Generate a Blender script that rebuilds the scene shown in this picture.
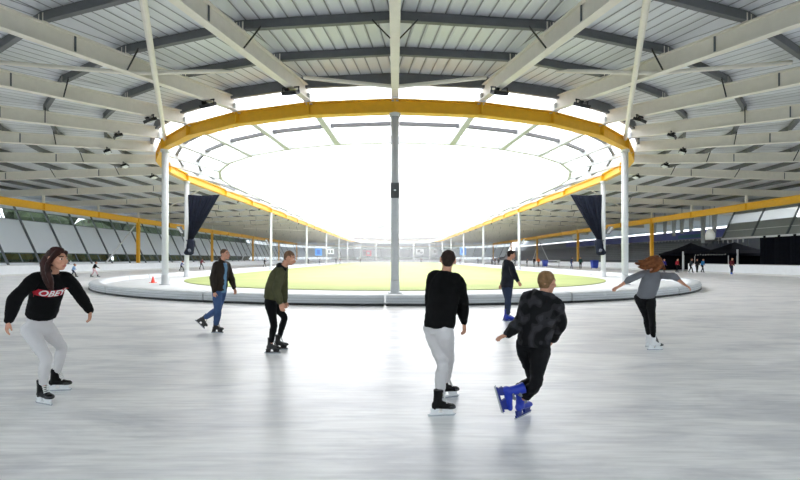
import bpy, bmesh, math, random
from math import sin, cos, pi, radians, sqrt
from mathutils import Vector, Matrix, noise
from mathutils.bvhtree import BVHTree
random.seed(7)
scn = bpy.context.scene
col = scn.collection
for o in list(bpy.data.objects):
    bpy.data.objects.remove(o)

# ---------------------------------------------------------------- camera, sky, exposure
CH = 1.671                      # eye height
FP = 445.0                      # focal length in pixels of an 800 px wide frame
camd = bpy.data.cameras.new('camera'); cam = bpy.data.objects.new('camera', camd); col.objects.link(cam)
cam.location = (0, 0, CH); cam.rotation_euler = (radians(90), 0, 0)
camd.sensor_width = 36; camd.lens = FP / 800 * 36
camd.shift_x = 5 / 800; camd.shift_y = 18.5 / 800
camd.clip_start = 0.05; camd.clip_end = 2000
scn.camera = cam
w = bpy.data.worlds.new('sky'); scn.world = w; w.use_nodes = True
bg = w.node_tree.nodes['Background']
bg.inputs[0].default_value = (0.965, 0.975, 1.0, 1); bg.inputs[1].default_value = 2.2
scn.view_settings.view_transform = 'Standard'; scn.view_settings.look = 'None'
scn.view_settings.gamma = 1; scn.view_settings.use_curve_mapping = False
scn.view_settings.exposure = 1.32
scn.cycles.use_denoising = True
scn.cycles.max_bounces = 12; scn.cycles.diffuse_bounces = 6; scn.cycles.glossy_bounces = 4
scn.cycles.transparent_max_bounces = 16; scn.cycles.sample_clamp_indirect = 12

# ---------------------------------------------------------------- materials
def lin(c):
    return tuple(((x / 255) / 12.92 if x / 255 <= .04045 else ((x / 255 + .055) / 1.055) ** 2.4) for x in c)
MATS = {}
def mat(name, rgb, rough=.6, metal=0., var=.0, vscale=4., bump=0., bscale=20., spec=.5):
    """procedural principled material: base colour with a little noise variation and bump"""
    if name in MATS: return MATS[name]
    m = bpy.data.materials.new(name); m.use_nodes = True; nt = m.node_tree
    b = nt.nodes['Principled BSDF']; c = lin(rgb)
    b.inputs['Roughness'].default_value = rough; b.inputs['Metallic'].default_value = metal
    b.inputs['Specular IOR Level'].default_value = spec
    tc = nt.nodes.new('ShaderNodeTexCoord')
    n = nt.nodes.new('ShaderNodeTexNoise'); n.inputs['Scale'].default_value = vscale; n.inputs['Detail'].default_value = 4
    nt.links.new(tc.outputs['Object'], n.inputs['Vector'])
    r = nt.nodes.new('ShaderNodeValToRGB')
    r.color_ramp.elements[0].position = .3; r.color_ramp.elements[1].position = .7
    v = max(var, .03)
    r.color_ramp.elements[0].color = (*[x * (1 - v) for x in c], 1)
    r.color_ramp.elements[1].color = (*[min(1, x * (1 + v)) for x in c], 1)
    nt.links.new(n.outputs['Fac'], r.inputs['Fac']); nt.links.new(r.outputs['Color'], b.inputs['Base Color'])
    if bump:
        n2 = nt.nodes.new('ShaderNodeTexNoise'); n2.inputs['Scale'].default_value = bscale; n2.inputs['Detail'].default_value = 3
        nt.links.new(tc.outputs['Object'], n2.inputs['Vector'])
        bp = nt.nodes.new('ShaderNodeBump'); bp.inputs['Strength'].default_value = bump; bp.inputs['Distance'].default_value = .02
        nt.links.new(n2.outputs['Fac'], bp.inputs['Height']); nt.links.new(bp.outputs['Normal'], b.inputs['Normal'])
    MATS[name] = m
    return m

M_cream = mat('cream_painted_steel', (230, 225, 214), .5)
M_yellow = mat('yellow_painted_steel', (232, 178, 34), .45, var=.05)
M_purlin = mat('grey_painted_purlin', (98, 100, 104), .5, var=.06)
M_white = mat('white_painted_steel', (205, 208, 210), .4)
M_black = mat('black_coating', (22, 22, 24), .5)
M_colgrey = mat('grey_column_paint', (188, 190, 192), .4)
M_fac = mat('grey_facade_panel', (218, 224, 230), .5, var=.03, vscale=.4)
def _translucent(m, amt):
    nt = m.node_tree; b = nt.nodes['Principled BSDF']; out = nt.nodes['Material Output']
    t = nt.nodes.new('ShaderNodeBsdfTranslucent'); t.inputs[0].default_value = (.86, .9, .94, 1); mx = nt.nodes.new('ShaderNodeMixShader'); mx.inputs[0].default_value = amt
    nt.links.new(b.outputs[0], mx.inputs[1]); nt.links.new(t.outputs[0], mx.inputs[2]); nt.links.new(mx.outputs[0], out.inputs[0])
_translucent(M_fac, .22)
M_rib = mat('dark_facade_rib', (92, 98, 104), .5)
M_board = mat('white_rink_board', (236, 240, 244), .35)
M_pad = mat('grey_vinyl_pad', (196, 199, 202), .5, var=.05, vscale=1.5, bump=.3, bscale=4)
M_paving = mat('pale_infield_paving', (188, 190, 190), .8, var=.06, vscale=1.)
M_ground = mat('outside_ground', (120, 126, 110), .9, var=.2, vscale=.3)
M_stand = mat('dark_terrace', (66, 70, 77), .8, var=.1)
M_navy = mat('navy_cloth', (26, 30, 44), .9, var=.2, vscale=3, spec=.2)
M_blue = mat('blue_banner', (92, 100, 176), .6, var=.1)
M_tent = mat('black_tent_cloth', (16, 18, 26), .95, var=.2, spec=.1)
M_steel = mat('steel_blade', (190, 195, 200), .25, metal=.9)
M_leaf = mat('hedge_green', (44, 58, 32), .9, var=.5, vscale=1.5)

def turf_mat():
    m = mat('lime_green_turf', (138, 148, 88), .9, var=.12, vscale=.25, bump=.2, bscale=60)
    return m
M_turf = turf_mat()

def sheet_mat():
    """trapezoidal roof sheet: ribs run along uv-v, spaced in uv-u"""
    m = bpy.data.materials.new('ribbed_roof_sheet'); m.use_nodes = True; nt = m.node_tree; L = nt.links
    b = nt.nodes['Principled BSDF']; b.inputs['Roughness'].default_value = .42; b.inputs['Metallic'].default_value = .15
    uv = nt.nodes.new('ShaderNodeUVMap'); sx = nt.nodes.new('ShaderNodeSeparateXYZ'); L.new(uv.outputs['UV'], sx.inputs[0])
    mu = nt.nodes.new('ShaderNodeMath'); mu.operation = 'MULTIPLY'; mu.inputs[1].default_value = 1 / .5; L.new(sx.outputs['X'], mu.inputs[0])
    fr = nt.nodes.new('ShaderNodeMath'); fr.operation = 'FRACT'; L.new(mu.outputs[0], fr.inputs[0])
    r = nt.nodes.new('ShaderNodeValToRGB'); e = r.color_ramp.elements
    base = lin((216, 219, 224)); dark = lin((128, 130, 134))
    e[0].position = 0; e[0].color = (*dark, 1); e[1].position = .06; e[1].color = (*dark, 1)
    x = e.new(.11); x.color = (*base, 1); x = e.new(.97); x.color = (*base, 1); x = e.new(1.); x.color = (*dark, 1)
    L.new(fr.outputs[0], r.inputs['Fac'])
    L.new(r.outputs['Color'], b.inputs['Base Color'])
    h = nt.nodes.new('ShaderNodeValToRGB'); g = h.color_ramp.elements
    g[0].position = 0; g[0].color = (0, 0, 0, 1); g[1].position = .08; g[1].color = (0, 0, 0, 1)
    x = g.new(.2); x.color = (1, 1, 1, 1); x = g.new(.9); x.color = (1, 1, 1, 1); x = g.new(1.); x.color = (0, 0, 0, 1)
    L.new(fr.outputs[0], h.inputs['Fac'])
    bp = nt.nodes.new('ShaderNodeBump'); bp.inputs['Strength'].default_value = .8; bp.inputs['Distance'].default_value = .05
    L.new(h.outputs['Color'], bp.inputs['Height']); L.new(bp.outputs['Normal'], b.inputs['Normal'])
    return m
M_sheet = sheet_mat()

def glazing_mat():
    m = bpy.data.materials.new('milky_roof_glazing'); m.use_nodes = True; nt = m.node_tree; L = nt.links
    nt.nodes.remove(nt.nodes['Principled BSDF']); out = nt.nodes['Material Output']
    t = nt.nodes.new('ShaderNodeBsdfTransparent'); t.inputs[0].default_value = (.96, .98, 1, 1)
    tr = nt.nodes.new('ShaderNodeBsdfTranslucent'); tr.inputs[0].default_value = (.92, .94, .96, 1)
    mx = nt.nodes.new('ShaderNodeMixShader'); mx.inputs[0].default_value = .45
    L.new(t.outputs[0], mx.inputs[1]); L.new(tr.outputs[0], mx.inputs[2]); L.new(mx.outputs[0], out.inputs[0])
    return m
M_glaz = glazing_mat()

def window_mat():
    m = bpy.data.materials.new('window_glass'); m.use_nodes = True; nt = m.node_tree; L = nt.links
    nt.nodes.remove(nt.nodes['Principled BSDF']); out = nt.nodes['Material Output']
    t = nt.nodes.new('ShaderNodeBsdfTransparent'); t.inputs[0].default_value = (.5, .55, .57, 1)
    g = nt.nodes.new('ShaderNodeBsdfGlossy'); g.inputs['Roughness'].default_value = .05
    mx = nt.nodes.new('ShaderNodeMixShader'); mx.inputs[0].default_value = .1
    L.new(t.outputs[0], mx.inputs[1]); L.new(g.outputs[0], mx.inputs[2]); L.new(mx.outputs[0], out.inputs[0])
    return m
M_win = window_mat()

def ice_mat():
    m = bpy.data.materials.new('scratched_ice'); m.use_nodes = True; nt = m.node_tree; L = nt.links
    b = nt.nodes['Principled BSDF']
    tc = nt.nodes.new('ShaderNodeTexCoord')
    mp = nt.nodes.new('ShaderNodeMapping'); mp.inputs['Scale'].default_value = (.5, 1.7, 1); mp.inputs['Rotation'].default_value = (0, 0, .05)
    L.new(tc.outputs['Object'], mp.inputs[0])
    n = nt.nodes.new('ShaderNodeTexNoise'); n.inputs['Scale'].default_value = .9; n.inputs['Detail'].default_value = 7; n.inputs['Roughness'].default_value = .65
    n.inputs['Distortion'].default_value = .6
    L.new(mp.outputs[0], n.inputs['Vector'])
    r = nt.nodes.new('ShaderNodeValToRGB'); e = r.color_ramp.elements
    e[0].position = .34; e[0].color = (*lin((222, 221, 224)), 1); e[1].position = .56; e[1].color = (*lin((255, 253, 252)), 1)
    L.new(n.outputs['Fac'], r.inputs['Fac'])
    # fine skate scratches
    mp2 = nt.nodes.new('ShaderNodeMapping'); mp2.inputs['Scale'].default_value = (.8, 9, 1); mp2.inputs['Rotation'].default_value = (0, 0, -.07)
    L.new(tc.outputs['Object'], mp2.inputs[0])
    n2 = nt.nodes.new('ShaderNodeTexNoise'); n2.inputs['Scale'].default_value = 2.; n2.inputs['Detail'].default_value = 5
    L.new(mp2.outputs[0], n2.inputs['Vector'])
    r2 = nt.nodes.new('ShaderNodeValToRGB'); r2.color_ramp.elements[0].position = .35; r2.color_ramp.elements[1].position = .65
    r2.color_ramp.elements[0].color = (.84, .835, .835, 1); r2.color_ramp.elements[1].color = (1, 1, 1, 1)
    L.new(n2.outputs['Fac'], r2.inputs['Fac'])
    mx = nt.nodes.new('ShaderNodeMixRGB'); mx.blend_type = 'MULTIPLY'; mx.inputs[0].default_value = 1
    L.new(r.outputs['Color'], mx.inputs[1]); L.new(r2.outputs['Color'], mx.inputs[2]); L.new(mx.outputs[0], b.inputs['Base Color'])
    rr = nt.nodes.new('ShaderNodeMapRange'); rr.inputs['To Min'].default_value = .3; rr.inputs['To Max'].default_value = .36
    L.new(n.outputs['Fac'], rr.inputs['Value']); L.new(rr.outputs[0], b.inputs['Roughness'])
    b.inputs['Specular IOR Level'].default_value = .5; b.inputs['IOR'].default_value = 1.36
    bp = nt.nodes.new('ShaderNodeBump'); bp.inputs['Strength'].default_value = .15; bp.inputs['Distance'].default_value = .006
    L.new(n2.outputs['Fac'], bp.inputs['Height']); L.new(bp.outputs['Normal'], b.inputs['Normal'])
    return m
M_ice = ice_mat()

# ---------------------------------------------------------------- helpers
SC = 0.955                       # survey units of the hall -> metres
def tag(o, label=None, cat=None, group=None, kind=None):
    if label: o['label'] = label
    if cat: o['category'] = cat
    if group: o['group'] = group
    if kind: o['kind'] = kind
    return o
def empty(name, loc=(0, 0, 0), parent=None):
    o = bpy.data.objects.new(name, None); col.objects.link(o); o.location = loc; o.parent = parent
    o.empty_display_size = .2
    return o
class MB:
    def __init__(s): s.v = []; s.f = []; s.mi = []; s.uv = []
    def quad(s, pts, mi=0, uv=None):
        n = len(s.v); s.v += [tuple(p) for p in pts]; s.f.append(tuple(range(n, n + len(pts)))); s.mi.append(mi)
        s.uv.append(uv or [(0, 0)] * len(pts))
    def hexa(s, a, b, mi=0):
        """a, b: two matching quads (lists of 4 points)"""
        n = len(s.v); s.v += [tuple(p) for p in a] + [tuple(p) for p in b]
        for f in ((3, 2, 1, 0), (4, 5, 6, 7), (0, 1, 5, 4), (1, 2, 6, 5), (2, 3, 7, 6), (3, 0, 4, 7)):
            s.f.append(tuple(n + i for i in f)); s.mi.append(mi); s.uv.append([(0, 0)] * 4)
    def box(s, x0, x1, y0, y1, z0, z1, mi=0):
        s.hexa([(x0, y0, z0), (x1, y0, z0), (x1, y1, z0), (x0, y1, z0)], [(x0, y0, z1), (x1, y0, z1), (x1, y1, z1), (x0, y1, z1)], mi)
    def bar(s, p, q, wd, ht, up=(0, 0, 1), mi=0):
        """box section bar from p to q; wd across, ht along up (top at +ht/2)"""
        p = Vector(p); q = Vector(q); d = (q - p).normalized(); up = Vector(up)
        sd = d.cross(up).normalized() * wd / 2; u = up.normalized() * ht / 2
        s.hexa([p - sd - u, p + sd - u, p + sd + u, p - sd + u], [q - sd - u, q + sd - u, q + sd + u, q - sd + u], mi)
    def tube(s, p, q, r0, r1=None, n=12, mi=0):
        r1 = r0 if r1 is None else r1
        p = Vector(p); q = Vector(q); d = (q - p).normalized()
        a = d.orthogonal().normalized(); b = d.cross(a); k = len(s.v)
        for c, r in ((p, r0), (q, r1)):
            for i in range(n):
                t = 2 * pi * i / n; s.v.append(tuple(c + a * r * cos(t) + b * r * sin(t)))
        for i in range(n):
            j = (i + 1) % n; s.f.append((k + i, k + j, k + n + j, k + n + i)); s.mi.append(mi); s.uv.append([(0, 0)] * 4)
        s.f.append(tuple(k + i for i in reversed(range(n)))); s.mi.append(mi); s.uv.append([(0, 0)] * n)
        s.f.append(tuple(k + n + i for i in range(n))); s.mi.append(mi); s.uv.append([(0, 0)] * n)
    def sweep(s, rings, closed_sec=True, closed=False, caps=True, mi=0):
        """rings: list of equal-length point lists"""
        k = len(s.v); n = len(rings[0]); R = len(rings)
        for r in rings: s.v += [tuple(p) for p in r]
        for a in range(R if closed else R - 1):
            b = (a + 1) % R
            for i in range(n if closed_sec else n - 1):
                j = (i + 1) % n
                s.f.append((k + a * n + i, k + a * n + j, k + b * n + j, k + b * n + i)); s.mi.append(mi); s.uv.append([(0, 0)] * 4)
        if caps and closed_sec and not closed:
            s.f.append(tuple(k + i for i in reversed(range(n)))); s.mi.append(mi); s.uv.append([(0, 0)] * n)
            s.f.append(tuple(k + (R - 1) * n + i for i in range(n))); s.mi.append(mi); s.uv.append([(0, 0)] * n)
    def build(s, name, mats, parent=None, scale=1., origin=None, smooth=False, uv=False, fix=True):
        if not isinstance(mats, (list, tuple)): mats = [mats]
        V = [Vector(p) * scale for p in s.v]
        o0 = Vector(origin) * scale if origin is not None else Vector((0, 0, 0))
        me = bpy.data.meshes.new(name); me.from_pydata([tuple(p - o0) for p in V], [], s.f)
        for m in mats: me.materials.append(m)
        me.polygons.foreach_set('material_index', s.mi)
        if uv:
            l = me.uv_layers.new(name='UVMap')
            flat = [c for f in s.uv for t in f for c in t]; l.data.foreach_set('uv', flat)
        if fix:
            bm = bmesh.new(); bm.from_mesh(me)
            bmesh.ops.recalc_face_normals(bm, faces=bm.faces); bm.to_mesh(me); bm.free()
        if smooth: me.polygons.foreach_set('use_smooth', [True] * len(me.polygons))
        me.update()
        o = bpy.data.objects.new(name, me); col.objects.link(o)
        if parent is not None: o.parent = parent
        o.location = o0
        return o
def copy_tree(o, parent=None):
    c = o.copy(); col.objects.link(c)
    if parent is not None: c.parent = parent
    for ch in [x for x in bpy.data.objects if x.parent == o]: copy_tree(ch, c)
    return c
ORD = ['', 'first', 'second', 'third', 'fourth', 'fifth', 'sixth', 'seventh', 'eighth', 'ninth', 'tenth', 'eleventh', 'twelfth', 'thirteenth', 'fourteenth', 'fifteenth']
# ================================================================ the hall
# oval of the hall: near bend round (0, CN), far bend round (0, CF), inner columns on radius RI
CN, CF, RI = 40.6, 178.1, 19.0
STEP = 90 / 7
ST = []            # stations anticlockwise seen from above, starting left end of near bend
for k in range(-7, 8): ST.append(('near', k))
for j in range(1, 15): ST.append(('right', j))
for k in range(7, -8, -1): ST.append(('far', k))
for j in range(14, 0, -1): ST.append(('left', j))
def frame(st):
    t, k = st
    if t == 'near': a = radians(k * STEP); return Vector((0, CN, 0)), Vector((sin(a), -cos(a), 0))
    if t == 'far': a = radians(k * STEP); return Vector((0, CF, 0)), Vector((sin(a), cos(a), 0))
    y = CN + k * 110 / 12
    return Vector((0, y, 0)), Vector((1 if t == 'right' else -1, 0, 0))
def P(st, R, z):
    c, n = frame(st); p = c + n * R; p.z = z; return p
SL = .035
def zb(R):          # underside of the roof beams
    return 9.5 - SL * (R - RI) if R >= 19.4 else 9.5 - .25 * (19.4 - R)
def zr(R):          # roof surface
    return zb(R) + 1.08
def lerp(a, b, t): return a + (b - a) * t
def Pt(i, t, R, z):
    """point between station i and i+1"""
    a = ST[i % len(ST)]; b = ST[(i + 1) % len(ST)]
    return lerp(P(a, R, z), P(b, R, z), t)
NS = len(ST)
ROUT = lambda st: 47. if st[0] in ('near', 'far') else 47.

# ---- ceiling: ribbed sheets
m = MB()
for i in range(NS):
    a, b = ST[i], ST[(i + 1) % NS]
    R0 = 19.3; Ra = 56. if (a[0] == 'right' or (a[1] == 7 and a[0] != 'left')) else 47.5; Rb_ = 56. if (b[0] == 'right' or (b[1] == 7 and b[0] != 'left')) else 47.5
    p = [P(a, R0, zr(R0)), P(b, R0, zr(R0)), P(b, Rb_, zr(Rb_)), P(a, Ra, zr(Ra))]
    mid = (p[0] + p[1] + p[2] + p[3]) / 4
    tdir = (p[1] - p[0]).normalized()
    uvs = [((q - mid).dot(tdir) * SC, 0) for q in p]
    m.quad(p, 0, uvs)
    p2 = [q + Vector((0, 0, .12)) for q in p]
    m.quad(p2, 2)
    m.quad([p[0], p[1], p2[1], p2[0]], 1); m.quad([p[2], p[3], p2[3], p2[2]], 1)
o = m.build('ceiling', [M_sheet, M_purlin, M_white], scale=SC, uv=True, fix=False); tag(o, kind='structure')
# ---- glazed inner roof ring
m = MB()
for i in range(NS):
    a, b = ST[i], ST[(i + 1) % NS]
    m.quad([P(a, 15.0, zb(15.) + .42), P(b, 15.0, zb(15.) + .42), P(b, 19.45, 10.03), P(a, 19.45, 10.03)])
o = m.build('window_1', [M_glaz], scale=SC); tag(o, kind='structure')

def side_words(st):
    t, k = st
    if t == 'near':
        if k == 0: return 'running straight overhead above the centre column'
        return '%s to the %s of the beam above the centre column' % (ORD[abs(k)], 'left' if k < 0 else 'right')
    if t in ('left', 'right'):
        return 'over the %s straight, %s past the curtain column' % (t, ORD[k])
    return None
def ibeam(m, st, R0, R1, wf, mi=0, tf=.045, tw=.05, top=.7):
    """tapering I section from R0 to R1 following zb(R)"""
    rr = [R0, R1]
    c, n = frame(st); sd = Vector((-n.y, n.x, 0))
    def ring(R, x, z0, z1):
        p = P(st, R, 0)
        return [p - sd * x + Vector((0, 0, z0)), p + sd * x + Vector((0, 0, z0)), p + sd * x + Vector((0, 0, z1)), p - sd * x + Vector((0, 0, z1))]
    z0, z1 = zb(R0), zb(R1)
    m.hexa(ring(R0, wf / 2, z0, z0 + tf), ring(R1, wf / 2, z1, z1 + tf), mi)
    m.hexa(ring(R0, wf / 2, z0 + top - tf, z0 + top), ring(R1, wf / 2, z1 + top - tf, z1 + top), mi)
    m.hexa(ring(R0, tw / 2, z0 + tf, z0 + top - tf), ring(R1, tw / 2, z1 + tf, z1 + top - tf), mi)
PUR = [19.5, 22.3, 25.1, 28.0, 30.9, 33.8, 36.7, 39.8, 43.]
for st in ST:
    t, k = st
    m = MB(); ibeam(m, st, 19.3, 53.5 if st[0] == 'right' else 46.5, .34)
    org = P(st, 19.3, zb(19.3))
    o = m.build('roof_beam', M_cream, scale=SC, origin=org)
    s = side_words(st)
    if s: tag(o, 'cream steel roof beam ' + s if 'straight' in s and 'overhead' not in s else 'long cream steel roof beam, ' + s, 'beam', 'roof beams around the oval')
    else: tag(o, 'distant pale roof beam over the far bend', 'beam', 'roof beams of the far bend')
    c, n = frame(st); sd = Vector((-n.y, n.x, 0))
    org = org * SC
    # inner rafter carrying the glazing
    m = MB(); m.bar(P(st, 14.9, zb(14.9) + .15), P(st, 19.4, zb(19.4) + .15), .34, .36)
    r = m.build('glazing_rafter', M_white, o, scale=SC); r.location = r.location - org
    if t != 'far':
        # joint plates and cleats
        for R in (27.0, 35.5):
            m = MB()
            p = P(st, R, zb(R) + .35); m.hexa([p + sd * a + n * b + Vector((0, 0, -.33)) for a, b in ((-.06, -.03), (.06, -.03), (.06, .03), (-.06, .03))],
                                           [p + sd * a + n * b + Vector((0, 0, .33)) for a, b in ((-.06, -.03), (.06, -.03), (.06, .03), (-.06, .03))])
            q = m.build('joint_plate', M_rib, o, scale=SC); q.location = q.location - org
        m = MB()
        for R in PUR[1:-1]: m.bar(P(st, R, zb(R) + .7), P(st, R, zb(R) + 1.0), .3, .16, up=n)
        q = m.build('purlin_cleat', M_cream, o, scale=SC); q.location = q.location - org
        if k % 2 == 0 or t == 'near':
            for R in (25.1, 30.9):
                for sg in (-1, 1):
                    m = MB(); m.bar(P(st, R, zb(R) + .06) + sd * sg * .1, P(st, R, zb(R) + .78) + sd * sg * .8, .05, .05)
                    q = m.build('knee_brace', M_black, o, scale=SC); q.location = q.location - org

# ---- purlins: one continuous polygonal line each
for n_, R in enumerate(PUR):
    m = MB()
    for i in range(NS):
        a, b = ST[i], ST[(i + 1) % NS]
        z = zr(R) - .19 if n_ else zr(R) - .3
        pa, pb = P(a, R, z), P(b, R, z); d = (pb - pa).normalized()
        if (pb - pa).length > .5: m.bar(pa, pb, .18, .32 if n_ else .52)
    o = m.build('roof_purlin', M_purlin, scale=SC)
    tag(o, 'dark grey roof purlin line, %s outward from the yellow ring beam' % ORD[n_ + 1], 'purlin', 'dark purlins under the roof sheets')
for n_, (R, nm) in enumerate(((17.9, 'nearest the yellow beam'), (16.5, 'midway across the glazing'))):
    m = MB()
    for i in range(NS):
        a, b = ST[i], ST[(i + 1) % NS]; m.bar(P(a, R, zb(R) + .28), P(b, R, zb(R) + .28), .16, .2)
    o = m.build('glazing_bar', M_purlin, scale=SC); tag(o, 'thin grey bar under the glazed roof ring, ' + nm, 'glazing bar', 'bars under the glazed roof ring')
m = MB()
for i in range(NS):
    a, b = ST[i], ST[(i + 1) % NS]; m.bar(P(a, 14.95, zb(15) + .2), P(b, 14.95, zb(15) + .2), .22, .42)
o = m.build('roof_edge_rim', M_white, scale=SC); tag(o, 'pale rim round the open oval in the roof', 'rim')

# ---- yellow ring beam with bolted joints
m = MB(); mj = []
for i in range(NS):
    a, b = ST[i], ST[(i + 1) % NS]
    for (z0, z1, r0, r1) in ((8.78, 8.83, 18.8, 19.25), (9.4, 9.45, 18.8, 19.25), (8.83, 9.4, 19.0, 19.05)):
        m.hexa([P(a, r0, z0), P(a, r1, z0), P(a, r1, z1), P(a, r0, z1)], [P(b, r0, z0), P(b, r1, z0), P(b, r1, z1), P(b, r0, z1)])
ring = m.build('ring_beam', M_yellow, scale=SC, origin=(0, 40.6, 8.78)); tag(ring, 'yellow steel ring beam round the roof opening on white columns', 'beam')
for st in ST:
    c, n = frame(st); sd = Vector((-n.y, n.x, 0)); m = MB(); p = P(st, 19.03, 9.115)
    m.hexa([p + sd * a + n * b + Vector((0, 0, -.335)) for a, b in ((-.03, -.23), (.03, -.23), (.03, .225), (-.03, .225))],
           [p + sd * a + n * b + Vector((0, 0, .335)) for a, b in ((-.03, -.23), (.03, -.23), (.03, .225), (-.03, .225))])
    q = m.build('joint_plate', M_yellow, ring, scale=SC); q.location = q.location - ring.location

# ---- inner columns
colst = [('near', 0), ('near', -4), ('near', 4), ('near', -7), ('near', 7)]
for j in (3, 6, 9, 12): colst += [('left', j), ('right', j)]
colst += [('far', -7), ('far', 7), ('far', -4), ('far', 4), ('far', -2), ('far', 2), ('far', 0)]
cn = {}
for st in colst:
    t, k = st; p = P(st, RI, 0)
    r = empty('support_column', p * SC)
    m = MB(); m.tube(p + Vector((0, 0, .1)), p + Vector((0, 0, 8.78)), .2, n=24)
    q = m.build('shaft', M_colgrey if st == ('near', 0) else M_white, r, scale=SC, origin=p, smooth=False); q.location = (0, 0, 0)
    for pol in q.data.polygons: pol.use_smooth = len(pol.vertices) == 4
    m = MB(); m.tube(p + Vector((0, 0, .06)), p + Vector((0, 0, .12)), .34, n=24); m.tube(p + Vector((0, 0, .12)), p + Vector((0, 0, .7)), .23, .22, n=24)
    q = m.build('foot_sleeve', M_colgrey, r, scale=SC, origin=p); q.location = (0, 0, 0)
    m = MB(); m.tube(p + Vector((0, 0, 8.62)), p + Vector((0, 0, 8.78)), .27, n=24)
    q = m.build('head_plate', M_white, r, scale=SC, origin=p); q.location = (0, 0, 0)
    if t == 'near' and k == 0: lb = 'round steel column at the centre, the tallest in view with a dark sign'
    elif t == 'near' and abs(k) == 4: lb = 'thick round white column at the %s end of the yellow arc' % ('left' if k < 0 else 'right')
    elif t == 'near': lb = 'round white column with the dark curtain tied to it, %s side' % ('left' if k < 0 else 'right')
    elif t in ('left', 'right'): lb = 'slim white column in the %s row, %s one behind the curtain column' % (t, ORD[k // 3])
    elif abs(k) == 7: lb = 'slim white column in the %s row, fifth one behind the curtain column' % ('left' if k < 0 else 'right')
    else: lb = 'tiny distant white column carrying the roof of the far bend, %s' % {-4: 'furthest left', -2: 'second from the left', 0: 'middle one', 2: 'second from the right', 4: 'furthest right'}[k]
    tag(r, lb, 'column', 'columns around the infield')
    cn[st] = r
# number sign on the centre column
m = MB(); x0 = .2
m.box(-.21, .21, 21.6 - .26, 21.6 - .19, 4.66, 5.38); sg = m.build('column_sign', mat('dark_grey_sign', (66, 68, 70), .5), scale=SC, origin=(0, 21.37, 4.66))
m = MB(); m.box(-.05, .05, 21.6 - .265, 21.6 - .26, 5.0, 5.06); q = m.build('sign_marking', M_board, sg, scale=SC); q.location = q.location - sg.location
tag(sg, 'dark grey rectangular sign fixed halfway up the centre column', 'sign')

# ---- diagonal bracing tubes between the beams
def brace(sa, Ra, za, sb, Rb, zb_, lb):
    m = MB(); m.tube(P(sa, Ra, za), P(sb, Rb, zb_), .09, n=10)
    o = m.build('brace_tube', M_cream, scale=SC); tag(o, lb, 'brace', 'roof bracing tubes')
for s_, w_ in ((-1, 'left'), (1, 'right')):
    brace(('near', 0), 20.5, 9.5, ('near', .93 * s_), 20.4, 10.15, 'cream bracing tube joining the central roof beam to the next on the ' + w_)
    brace(('near', 2 * s_), 24.8, 9.36, ('near', 1.5 * s_), 21.9, 10.15, 'cream bracing tube rising inward from the second beam %s of centre' % w_)
    brace(('near', 2 * s_), 24.8, 9.36, ('near', 2.9 * s_), 27.5, 10.0, 'cream bracing tube rising outward from the second beam %s of centre' % w_)
    m = MB(); m.tube((s_ * 14.85, 28.75, 9.42), (s_ * 5.2, 8.5, 9.15), .11, n=10)
    tag(m.build('brace_tube', M_cream, scale=SC), 'long cream bracing tube crossing the beams from the %s arc column' % w_, 'brace', 'roof bracing tubes')
    for j, (a, b) in enumerate((((w_, 1), (w_, 3)), ((w_, 5), (w_, 7)), ((w_, 3), (w_, 5)), ((w_, 9), (w_, 7)))):
        brace(a, 22, zb(22) - .05, b, 36, zb(36) - .05, 'diagonal bracing tube under the %s roof, %s from the curtain column' % (w_, ORD[j + 1]))

# ---- outer yellow beams and columns on the straights and round the far bend
RO = 39.3
for w_, s_ in (('left', -1), ('right', 1)):
    m = MB()
    for (z0, z1, r0, r1) in ((7.15, 7.2, RO - .2, RO + .2), (7.88, 7.93, RO - .2, RO + .2), (7.2, 7.88, RO - .03, RO + .03)):
        m.box(*sorted((s_ * r0, s_ * r1)), 33, CF, z0, z1)
    o = m.build('outer_beam', M_yellow, scale=SC, origin=(s_ * RO, 33, 7.15)); tag(o, 'long yellow steel beam under the outer edge of the %s roof' % w_, 'beam')
    for j in range(0, 16):
        y = CN + j * 110 / 12; m = MB()
        m.box(s_ * RO - .2, s_ * RO + .2, y - .025, y + .025, 7.15, 7.93)
        q = m.build('joint_plate', M_yellow, o, scale=SC); q.location = q.location - o.location
        m = MB(); m.box(s_ * RO - .1, s_ * RO + .1, y - .1, y + .1, 7.93, zb(RO))
        q = m.build('stub_post', M_cream, o, scale=SC); q.location = q.location - o.location
    for n_, j in enumerate((3, 6, 9, 12, 15)):
        y = CN + j * 110 / 12; r = empty('outer_column', Vector((s_ * RO, y, 0)) * SC)
        m = MB(); m.box(-.2, .2, -.03, .03, .03, 7.15); m.box(-.2, -.16, -.2, .2, .03, 7.15); m.box(.16, .2, -.2, .2, .03, 7.15)
        m.build('shaft', M_yellow, r, scale=SC)
        m = MB(); m.box(-.3, .3, -.3, .3, 0, .04); m.build('base_plate', M_rib, r, scale=SC)
        tag(r, 'yellow steel column behind the %s rink boards, %s one back' % (w_, ORD[n_ + 1]), 'column', 'yellow outer columns')
m = MB()
far = [s for s in ST if s[0] == 'far']
for a, b in zip(far, far[1:]):
    m.hexa([P(a, RO - .2, 7.15), P(a, RO + .2, 7.15), P(a, RO + .2, 7.9), P(a, RO - .2, 7.9)], [P(b, RO - .2, 7.15), P(b, RO + .2, 7.15), P(b, RO + .2, 7.9), P(b, RO - .2, 7.9)])
o = m.build('outer_beam', M_cream, scale=SC); tag(o, 'faint pale beam curving under the roof of the far bend', 'beam')  # cream in place of yellow; far paleness painted into the colour

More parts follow.
